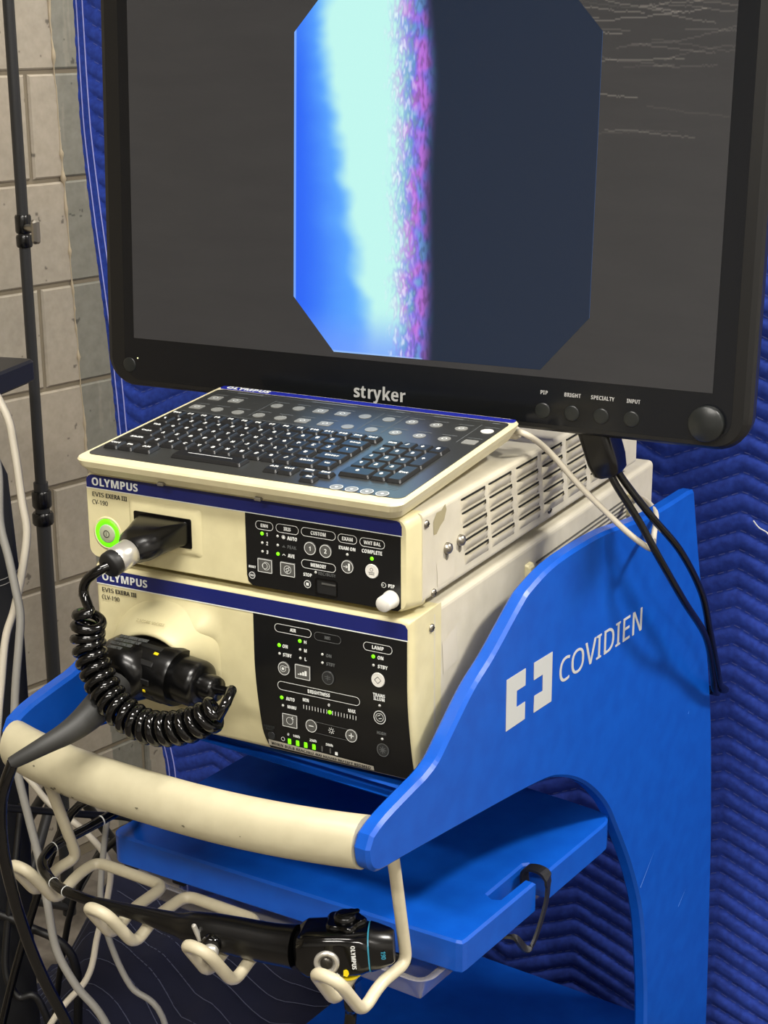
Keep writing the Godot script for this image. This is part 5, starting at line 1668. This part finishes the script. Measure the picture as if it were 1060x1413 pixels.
# ------------------------------------------------------------------ room
func wall_image() -> ImageTexture:
	# s from -0.4 to 2.0 across, y from -0.3 to 2.8 up
	var w := 840
	var h := 1085
	var im := Image.create(w, h, true, Image.FORMAT_RGB8)
	var n1 := FastNoiseLite.new(); n1.seed = 2; n1.frequency = 0.006; n1.fractal_octaves = 4
	var n2 := FastNoiseLite.new(); n2.seed = 3; n2.frequency = 0.09; n2.fractal_octaves = 4
	var n3 := FastNoiseLite.new(); n3.seed = 6; n3.frequency = 0.03; n3.fractal_octaves = 3
	var beige := Color(0.700, 0.660, 0.590)
	var tan_ := Color(0.660, 0.630, 0.570)
	var grey := Color(0.530, 0.525, 0.480)
	for py in h:
		var y := 2.8 - 3.1 * py / h
		for px in w:
			var sx := -0.4 + 2.4 * px / w
			var edge := 0.951 + 0.032 * (1.39 - y) + 0.0022 * n3.get_noise_2d(7.0, py * 1.5)
			var c := tan_.lerp(beige, clampf(0.5 + n1.get_noise_2d(px, py) * 1.2, 0, 1))
			if sx > edge and sx < 1.10 + 0.004 * n3.get_noise_2d(55.0, py): 
				c = grey
				var drip := n2.get_noise_2d(px * 1.1, py * 0.07)
				if drip > 0.42: c = c.lerp(beige, 0.25)
			var g := n2.get_noise_2d(px, py) * 0.035 + n2.get_noise_2d(px * 3.0, py * 3.0) * 0.02
			c = Color(clampf(c.r + g, 0, 1), clampf(c.g + g, 0, 1), clampf(c.b + g, 0, 1))
			var pit := n2.get_noise_2d(px * 0.7 + 400.0, py * 0.7)
			if pit > 0.56: c = c.darkened(0.35)
			im.set_pixel(px, py, c)
	im.generate_mipmaps()
	return ImageTexture.create_from_image(im)

func block_mesh(s0: float, s1: float, y0: float, y1: float) -> ArrayMesh:
	var s := SurfaceTool.new()
	s.begin(Mesh.PRIMITIVE_TRIANGLES)
	s.set_smooth_group(-1)
	var c := 0.0035
	var d := 0.011
	var o := [Vector3(s0, y0, -d), Vector3(s1, y0, -d), Vector3(s1, y1, -d), Vector3(s0, y1, -d)]
	var m := [Vector3(s0, y0, -c), Vector3(s1, y0, -c), Vector3(s1, y1, -c), Vector3(s0, y1, -c)]
	var f := [Vector3(s0 + c, y0 + c, 0), Vector3(s1 - c, y0 + c, 0), Vector3(s1 - c, y1 - c, 0), Vector3(s0 + c, y1 - c, 0)]
	var q := []
	for k in 4:
		var n := (k + 1) % 4
		q.append([o[k], o[n], m[n], m[k]])
		q.append([m[k], m[n], f[n], f[k]])
	q.append(f)
	for v in q:
		for id in [0, 2, 1, 0, 3, 2]:
			var p: Vector3 = v[id]
			s.set_uv(Vector2((p.x + 0.4) / 2.4, (2.8 - p.y) / 3.1))
			s.add_vertex(p)
	s.generate_normals()
	return s.commit()

func structure(called: String, s, m: Material, at := Vector3.ZERO) -> MeshInstance3D:
	var o = part(self, called, s, m, "", at)
	o.set_meta("kind", "structure")
	return o

func room():
	var top := 2.75
	var s := stl()
	box(s, Vector3(0.6, FLOOR - 0.05, 1.0), Vector3(8.0, 0.1, 8.0))
	structure("floor", s, M["concrete"])
	s = stl()
	box(s, Vector3(0.6, top + 0.05, 1.0), Vector3(8.0, 0.1, 8.0))
	structure("ceiling", s, M["plaster"])
	s = stl()
	box(s, Vector3(0.6, (top + FLOOR) / 2, -2.05), Vector3(8.0, top - FLOOR, 0.1))
	structure("wall_back", s, M["plaster"])
	s = stl()
	box(s, Vector3(4.0, (top + FLOOR) / 2, 1.0), Vector3(0.1, top - FLOOR, 8.0))
	structure("wall_right", s, M["plaster"])
	s = stl()
	box(s, Vector3(0.6, (top + FLOOR) / 2, 4.95), Vector3(8.0, top - FLOOR, 0.1))
	structure("wall_front", s, M["plaster"])
	# block wall at the left
	var w := Node3D.new()
	w.name = "wall_left"
	add_child(w)
	w.set_meta("kind", "structure")
	var a := deg_to_rad(78.0)
	var d := Vector3(cos(a), 0, -sin(a))
	w.transform = Transform3D(Basis(d, Vector3.UP, Vector3(-d.z, 0, d.x)), Vector3(-1.4, 0, -0.3))
	var wm := StandardMaterial3D.new()
	wm.albedo_texture = wall_image()
	wm.roughness = 0.75
	M["block"] = wm
	s = stl()
	box(s, Vector3(-1.9, (top + FLOOR) / 2, -0.056), Vector3(8.0, top - FLOOR, 0.1))
	part(w, "mortar", s, mat("mortar", Color(0.56, 0.52, 0.44), 0.85))
	var g := 0.0042
	for k in range(-2, 15):
		var y0 := maxf(0.199 * k + g, FLOOR + 0.002)
		var y1 := minf(0.199 * (k + 1) - g, top - 0.002)
		if y1 - y0 < 0.03: continue
		var off := 0.885 if k % 2 == 0 else 0.685
		for n in range(-3, 3):
			var s0 := off + 0.4 * n + g
			part(w, "block", block_mesh(s0, s0 + 0.4 - 2 * g, y0, y1), wm)
	# raised edge of the newer paint coat
	var rg := RandomNumberGenerator.new(); rg.seed = 40
	var fn := FastNoiseLite.new(); fn.seed = 6; fn.frequency = 0.03; fn.fractal_octaves = 3
	s = stl()
	var pts := []
	var rad := []
	for i in 150:
		var y := lerpf(0.55, 1.75, i / 149.0)
		var py := (2.8 - y) / 3.1 * 1085.0
		pts.append(Vector3(0.951 + 0.032 * (1.39 - y) + 0.0022 * fn.get_noise_2d(7.0, py * 1.5), y, 0.0))
		rad.append(0.0012 + 0.0050 * pow(clampf(fn.get_noise_2d(300.0, py * 1.3) * 1.6 + 0.35, 0, 1), 2.0) * rg.randf_range(0.6, 1.0))
	tube(s, pts, rad, 6)
	part(w, "paint_ridge", s, mat("paint_ridge", Color(0.74, 0.68, 0.57), 0.6))

# ------------------------------------------------------------------ build
func _ready():
	make_materials()
	setup_view()
	room()
	blanket()
	floor_blanket()
	cart()
	light_source()
	video_processor()
	monitor()
	keyboard()
	endoscope()
	coiled_cable()
	strap()
	stands()
	cables()
	for c in get_children():
		if c is Node3D: c.position.y += LIFT
